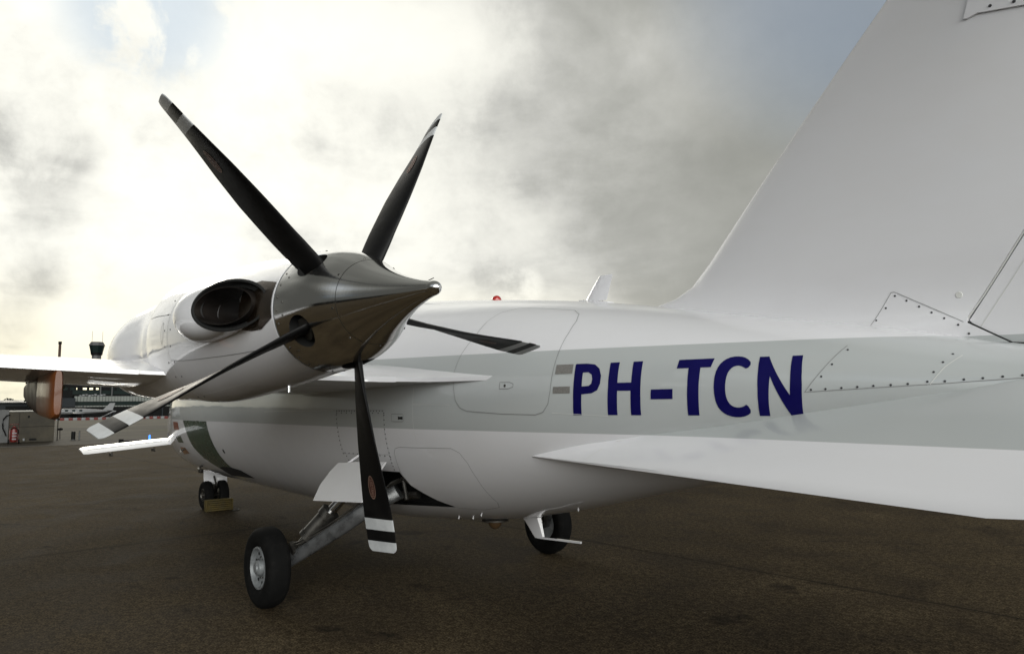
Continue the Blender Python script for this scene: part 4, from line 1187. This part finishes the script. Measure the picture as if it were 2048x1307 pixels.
# control tower behind the terminal
CT = thing('control_tower', 'grey control tower with green glazed cab above the wing', 'control tower', (0, 0, 0))
def oct_(c, r0, r1, h, m, name, par, seg=8):
    bm = bmesh.new(); cyl(bm, c, c + Vector((0, 0, h)), r0, r1, seg); return link(name, bm, m, par, smooth=False)
tc = far(30.75, 0, -192.); tc.z = 0; tc.x -= 14
zc_ = lambda z: far(0, z).z
oct_(tc, 1.6, 1.6, zc_(14.4), BK['roof'], 'shaft', CT)
oct_(Vector((tc.x, tc.y, zc_(14.3))), 1.9, 2.1, zc_(14.9) - zc_(14.3), BK['darker'], 'cab_floor', CT)
cab = oct_(Vector((tc.x, tc.y, zc_(14.9))), 2.05, 2.65, zc_(16.75) - zc_(14.9), BK['glass'], 'cab_glazing', CT)
oct_(Vector((tc.x, tc.y, zc_(16.7))), 2.85, 2.1, zc_(17.6) - zc_(16.7), BK['roof'], 'cab_roof', CT)
for dy in (-1.75, 1.75):
    link('aerial', cyl(bmesh.new(), (tc.x, tc.y + dy, zc_(17.1)), (tc.x, tc.y + dy, zc_(20.3)), .06, .05, 8), BK['brick'], CT)
CH = thing('chimney', 'thin brown chimney rising above the wing left of the tower', 'chimney', (0, 0, 0))
cp = far(21.4, 0, -190); cp.z = 0
link('stack', cyl(bmesh.new(), cp, (cp.x, cp.y, zc_(16.2)), .48, .42, 16), BK['brick'], CH)
link('chimney_cap', cyl(bmesh.new(), (cp.x, cp.y, zc_(15.9)), (cp.x, cp.y, zc_(16.5)), .55, .55, 16), BK['darker'], CH)

# trees
def crown(c, rx, ry, rz, n, leaf, m, name, par, seed):
    rnd = random.Random(seed); bm = bmesh.new()
    lobes = [(Vector((rnd.uniform(-.55, .55) * rx, rnd.uniform(-.55, .55) * ry, rnd.uniform(-.5, .6) * rz)), rnd.uniform(.35, .6)) for _ in range(9)]
    for _ in range(n):
        lc, lr = rnd.choice(lobes)
        v = Vector((rnd.gauss(0, 1), rnd.gauss(0, 1), rnd.gauss(0, 1))).normalized() * (rnd.random() ** .4)
        p = Vector(c) + lc + Vector((v.x * rx * lr, v.y * ry * lr, v.z * rz * lr))
        q = Vector((rnd.gauss(0, 1), rnd.gauss(0, 1), rnd.gauss(0, 1))).normalized(); a = q.orthogonal().normalized(); b = q.cross(a); s = leaf * rnd.uniform(.5, 1.2)
        bm.faces.new([bm.verts.new(p + a * s), bm.verts.new(p + b * s * .7), bm.verts.new(p - a * s), bm.verts.new(p - b * s * .7)])
    return link(name, bm, m, par, smooth=False)
def tree(name, label, loc, h, r, seed, m, group=None, n=1500):
    t = thing(name, label, 'tree', loc, group)
    bm = bmesh.new(); cyl(bm, (0, 0, 0), (0, 0, h * .6), .04 * h, .015 * h, 8)
    rnd = random.Random(seed)
    for k in range(5):
        a = rnd.uniform(0, 6.28); tube(bm, [(0, 0, h * (.25 + .06 * k)), (math.cos(a) * r * .4, math.sin(a) * r * .4, h * (.45 + .07 * k))], [.012 * h, .004 * h], 6)
    link('trunk', bm, BK['bark'], t)
    crown((0, 0, h * .58), r, r, h * .42, n, r * .10, m, 'crown', t, seed)
    return t
tree('broadleaf_tree', 'tall dark green tree at the left end of the terminal, behind the orange fairing', (-150, 14.4, 0), 7.6, 2.9, 3, BK['leaf'], n=5200)
rnd = random.Random(11)
bm = bmesh.new()
for i in range(260):      # far belt of woodland that reads as one mass
    y = rnd.uniform(-160, 330); x = -470 + rnd.uniform(-15, 15); h = rnd.uniform(4.2, 6.2)
    for _ in range(60):
        p = Vector((x + rnd.gauss(0, 2.), y + rnd.gauss(0, 1.6), abs(rnd.gauss(h * .5, h * .26)))); p.z = min(p.z, h)
        q = Vector((rnd.gauss(0, 1), rnd.gauss(0, 1), rnd.gauss(0, 1))).normalized(); a = q.orthogonal().normalized(); b = q.cross(a); s = rnd.uniform(.5, 1.2)
        bm.faces.new([bm.verts.new(p + a * s), bm.verts.new(p + b * s), bm.verts.new(p - a * s), bm.verts.new(p - b * s)])
w_ = link('woodland', bm, BK['leaf2'], None, smooth=False); w_['kind'] = 'stuff'
tag(w_, 'low dark belt of far woodland on the horizon', 'woodland')

# low hangar left
H1 = thing('hangar', 'low dark blue grey hangar before the trees at the far left', 'building', (-170, -4, 0))
bm = bmesh.new(); box(bm, (0, 0, 1.25), (14, 40, 2.5)); link('wall', bm, BK['hang'], H1, smooth=False)
bm = rings_bm([[Vector((x, y, z)) for x, z in ((7.6, 2.5), (0, 3.0), (-7.6, 2.5), (-7.6, 2.35), (0, 2.85), (7.6, 2.35))] for y in (-20.5, 20.5)])
link('roof', bm, BK['hang'], H1, smooth=False)
for k in range(5):
    bm = bmesh.new(); box(bm, (7.05, -16 + 8 * k, .9), (.1, 4.6, 1.8)); link('door', bm, BK['darker'], H1, smooth=False)

# equipment shed
SH = thing('equipment_shed', 'beige steel equipment cabin with pale roof edge on the verge', 'cabin', (-34.6, .46, 0), rz=R(-4))
bm = bmesh.new(); box(bm, (-.9, 0, .66), (1.8, 1.66, 1.30), None, .01); link('wall', bm, BK['shed'], SH, smooth=False)
bm = bmesh.new(); box(bm, (.006, 0, .665), (.012, 1.67, .012)); box(bm, (.006, -.46, .98), (.012, .010, .62)); link('panel_joint', bm, BK['darker'], SH, smooth=False)
bm = bmesh.new(); box(bm, (-.9, .02, 1.335), (1.9, 1.70, .05), None, .006); link('roof', bm, BK['pale'], SH, smooth=False)
bm = bmesh.new(); box(bm, (-.5, .18, 1.40), (.30, .26, .08), None, .01); link('roof_vent', bm, BK['darker'], SH, smooth=False)
bm = bmesh.new(); box(bm, (.012, -.13, 1.09), (.022, .07, .10), None, .01); link('handle', bm, BK['darker'], SH, smooth=False)
bm = bmesh.new(); box(bm, (.012, .06, .12), (.014, .26, .08)); link('low_vent', bm, BK['darker'], SH, smooth=False)
bm = bmesh.new(); box(bm, (.04, -.27, .12), (.05, .07, .10)); link('socket_box', bm, BK['wht'], SH, smooth=False)
bm = bmesh.new(); box(bm, (-.4, -1.0, .70), (.9, .34, 1.38), None, .01); link('side_cabinet', bm, BK['roof'], SH, smooth=False)
link('hose', tube(bmesh.new(), [(.05, -.80, 1.18), (.10, -.92, 1.15), (.12, -1.02, 1.0), (.12, -1.04, .8), (.12, -1.02, .6), (.10, -.95, .45), (.08, -.90, .30)], .025), BK['darker'], SH)

# fire trolley
FE = thing('fire_trolley', 'small red wheeled fire extinguisher standing before the beige cabin', 'extinguisher', (-33.4, -.27, 0))
link('bottle', lathe([(.002, .06), (.11, .08), (.125, .16), (.125, .55), (.09, .66), (.04, .70), (.04, .73)], Matrix.Identity(4), 24), BK['redp'], FE)
bm = bmesh.new(); tube(bm, [(-.02, -.14, .05), (-.02, -.15, .5), (-.02, -.15, .80), (-.02, .15, .80), (-.02, .15, .5), (-.02, .14, .05)], .016); link('frame', bm, BK['redp'], FE)
bm = bmesh.new(); tube(bm, [(.06, -.12, .60), (.12, -.04, .66), (.13, .06, .64), (.11, .14, .55), (.10, .15, .40)], .018); link('hose', bm, BK['darker'], FE)
for s in (-1, 1): link('wheel', cyl(bmesh.new(), (-.02, s * .15, .09), (-.02, s * .20, .09), .09, .09, 20), BK['darker'], FE)
bm = bmesh.new()
for k in range(3): box(bm, (.125, 0, .20 + k * .12), (.012, .15, .05))
link('instruction_plate', bm, BK['wht'], FE, smooth=False)

# traffic cone
def cone(loc, label):
    t = thing('traffic_cone', label, 'traffic cone', loc)
    bm = bmesh.new(); box(bm, (0, 0, .02), (.36, .36, .04), None, .01); link('base', bm, BK['orange'], t, smooth=False)
    link('cone_body', lathe([(.14, .04), (.026, .66), (.022, .665)], Matrix.Identity(4), 24), BK['orange'], t)
    for a, b in ((.28, .38), (.50, .58)):
        r = lambda z: .14 - (z - .04) * .184 + .002
        link('reflective_sleeve', lathe([(r(a), a), (r(b), b)], Matrix.Identity(4), 24), BK['wht'], t)
cone((-35.3, -.46, 0), 'orange and white traffic cone left of the beige cabin')

# posts and small things along the verge
P1 = thing('marker_post', 'thin dark post with a small head right of the beige cabin', 'post', (-35.2, 1.50, 0))
link('pole', cyl(bmesh.new(), (0, 0, 0), (0, 0, .93), .018, .018, 10), BK['darker'], P1)
bm = bmesh.new(); box(bm, (0, .02, .95), (.06, .10, .09), None, .01); link('head', bm, BK['darker'], P1, smooth=False)
P2 = thing('bollard', 'stout black bollard standing on the far verge', 'bollard', (-35.2, 2.12, 0))
link('body', lathe([(.085, 0), (.085, .36), (.07, .39), (.002, .395)], Matrix.Identity(4), 20), BK['darker'], P2)
link('foot', lathe([(.11, 0), (.11, .03), (.09, .035)], Matrix.Identity(4), 20), BK['roof'], P2)
P3 = thing('short_post', 'slim grey post beside the black bollard', 'post', (-35.2, 2.36, 0))
link('pole', cyl(bmesh.new(), (0, 0, 0), (0, 0, .38), .035, .03, 12), BK['roof'], P3)
link('cap', cyl(bmesh.new(), (0, 0, .375), (0, 0, .40), .04, .03, 12), BK['darker'], P3)
P4 = thing('guide_sign', 'small dark oval marker on a leaning stalk behind the verge', 'marker', (-37.0, 1.85, 0))
link('stalk', cyl(bmesh.new(), (0, 0, 0), (0, -.02, .42), .015, .015, 8), BK['darker'], P4)
bm = lathe([(.002, -.02), (.10, -.015), (.10, .015), (.002, .02)], Matrix.Translation((.02, -.02, .46)) @ Matrix.Rotation(R(90), 4, 'Y') @ Matrix.Diagonal((.6, 1.2, 1, 1)), 20)
link('plate', bm, BK['darker'], P4)
P5 = thing('taxiway_light', 'blue glowing taxiway light behind the canard', 'light', (-28.2, 3.68, 0))
link('stem', cyl(bmesh.new(), (0, 0, 0), (0, 0, .14), .03, .03, 12), BK['darker'], P5)
link('lens', lathe([(.035, .14), (.042, .18), (.040, .33), (.02, .37), (.002, .372)], Matrix.Identity(4), 20), BK['blue'], P5)
P6 = thing('cable_cover', 'long low black cable cover on the verge by the blue light', 'cable cover', (-30.4, 3.75, 0), rz=R(-6))
bm = rings_bm([[Vector((x, y, z)) for x, z in ((-.16, 0), (-.10, .10), (.10, .10), (.16, 0))] for y in (-.55, 1.6)]); link('cover', bm, BK['darker'], P6, smooth=False)
link('end_block', box(bmesh.new(), (0, -.62, .08), (.28, .16, .16), None, .02), BK['darker'], P6, smooth=False)

# red and white barrier blocks
n = 0
for k in range(34):
    y = 8.2 + k * .42; x = -93 + (y - 11) * .02
    red = k % 2
    bm = rings_bm([[Vector((a, b, z)) for a, z in ((-.22, 0), (-.12, .16), (-.08, .27), (.08, .27), (.12, .16), (.22, 0))] for b in (-.2, .2)])
    o = link('barrier_block', bm, BK['redp'] if red else BK['wht'], None, smooth=False); o.location = (x, y, 0)
    tag(o, 'red block in the low red and white barrier across the apron' if red else 'white block in the low red and white barrier across the apron', 'barrier', 'red barrier blocks' if red else 'white barrier blocks')

# dark service yard wall, dim parked things before the terminal
SW = thing('blast_fence', 'long dark louvred blast fence in front of the terminal', 'fence', (-112, 30, 0))
bm = bmesh.new(); box(bm, (0, 0, .75), (.25, 41, 1.5)); link('fence_panel', bm, BK['darker'], SW, smooth=False)
for k in range(12):
    link('fence_post', box(bmesh.new(), (.2, -19 + k * 3.4, .8), (.14, .14, 1.6)), BK['hang'], SW, smooth=False)
def small_plane(loc, rz, label):
    t = thing('parked_aircraft', label, 'aircraft', loc, rz=rz)
    B = Body([-4, -3.6, -2.5, 0, 2.5, 4.2], [.95, 1.12, 1.28, 1.30, 1.15, .98], [.85, .68, .55, .55, .72, .92], [.04, .22, .36, .38, .22, .04], 0, 2, .15)
    link('fuselage', B.mesh(list(np.arange(-4, 4.2, .2)) + [4.2], 24), BK['wht'], t)
    link('wing', rings_bm([foil_ring(-.7, .5, .72, y, .12) for y in (-4.6, 4.6)]), BK['wht'], t)
    link('fin', rings_bm([[Vector((a, -.04, z)), Vector((b, -.04, z)), Vector((b, .04, z)), Vector((a, .04, z))] for a, b, z in ((2.9, 4.1, 1.0), (3.8, 4.4, 2.0))]), BK['wht'], t, smooth=False)
    link('tailplane', rings_bm([foil_ring(3.5, 4.2, 1.05, y, .1) for y in (-1.3, 1.3)]), BK['wht'], t)
    for p in ((-2.8, 0), (.2, -.9), (.2, .9)): link('wheel', cyl(bmesh.new(), (p[0], p[1] - .06, .17), (p[0], p[1] + .06, .17), .17, .17, 16), BK['darker'], t)
    for k in range(4): link('window', box(bmesh.new(), (-2.0 + k * .8, -.37, 1.05), (.35, .03, .22), None, .02), BK['glass'], t)
small_plane((-107, 13.0, 0), R(86), 'small white aircraft parked in the shade before the terminal')
def stairs(loc, rz, s, label):
    t = thing('boarding_stairs', label, 'stairs', loc, rz=rz)
    bm = bmesh.new()
    for q in (-.35, .35):
        v = [Vector((q * s, 0, .05)), Vector((q * s, .2 * s, .05)), Vector((q * s, 1.7 * s, .98 * s)), Vector((q * s, 2.0 * s, .98 * s)), Vector((q * s, 2.0 * s, .86 * s)), Vector((q * s, 1.75 * s, .86 * s))]
        rings_bm([v, [p + Vector((.04, 0, 0)) for p in v]], bm=bm)
    link('side_panel', bm, BK['wht'], t, smooth=False)
    bm = bmesh.new()
    for k in range(8): box(bm, (0, (.25 + .19 * k) * s, (.12 + .105 * k) * s), (.68 * s, .17 * s, .03))
    link('step', bm, BK['roof'], t, smooth=False)
    for q in (-.3, .3): link('support_leg', cyl(bmesh.new(), (q * s, 1.8 * s, 0), (q * s, 1.8 * s, .88 * s), .05, .05, 8), BK['hang'], t)
stairs((-100, 14.2, 0), R(-8), 1.0, 'pale boarding stairs before the terminal, right of the parked aircraft')
stairs((-75, 1.9, 0), R(-8), 1.2, 'pale boarding stairs behind the beige cabin roof')

# van cut by the left edge
VN = thing('service_van', 'white service van parked beyond the cone at the far left', 'van', (-46, -3.3, 0), rz=R(92))
vp = [(-2.3, .25), (2.2, .25), (2.35, .55), (2.25, 1.0), (1.55, 1.15), (1.05, 1.85), (-2.25, 1.95), (-2.35, 1.2)]
link('body', rings_bm([[Vector((x, y, z)) for x, z in vp] for y in (-.85, .85)]), BK['wht'], VN, smooth=False)
for y in (-.86, .86): link('window', box(bmesh.new(), (.85, y, 1.45), (.8, .02, .45), None, .01), BK['glass'], VN, smooth=False)
link('windscreen', rings_bm([[Vector((1.57, y, 1.17)), Vector((1.10, y, 1.80)), Vector((1.12, y, 1.82)), Vector((1.59, y, 1.19))] for y in (-.7, .7)]), BK['glass'], VN, smooth=False)
for x in (-1.5, 1.4):
    for y in (-.8, .8): link('wheel', cyl(bmesh.new(), (x, y - .1, .33), (x, y + .1, .33), .33, .33, 24), BK['darker'], VN)
for y in (-.6, .6): link('headlight', box(bmesh.new(), (2.33, y, .75), (.05, .28, .16), None, .01), BK['pale'], VN, smooth=False)

# things on the near side that only the polished spinner mirrors
H2 = thing('hangar', 'wide grey hangar row behind the photographer with tall doors', 'building', (20, -120, 0), rz=R(4))
bm = bmesh.new(); box(bm, (0, 0, 4), (150, 24, 8)); link('wall', bm, BK['shed'], H2, smooth=False)
link('roof', box(bmesh.new(), (0, 0, 8.3), (152, 26, .6)), BK['roof'], H2, smooth=False)
for k in range(6): link('door', box(bmesh.new(), (-60 + 24 * k, 12.1, 3.2), (15, .3, 6.4)), BK['hang' if k % 2 else 'dark'], H2, smooth=False)
for k in range(6): link('window', box(bmesh.new(), (-48 + 24 * k, 12.1, 5.5), (5, .2, 1.2)), BK['glass'], H2, smooth=False)
gs = [(-41.8, 5.2), (-46.5, 5.2), (-46.5, 40), (-41.8, 40)]
sheet('grass_verge', [(-45.2, 7.3), (-47.2, 8.2), (-47.8, 30), (-45.0, 30)], .012, M['grass'])
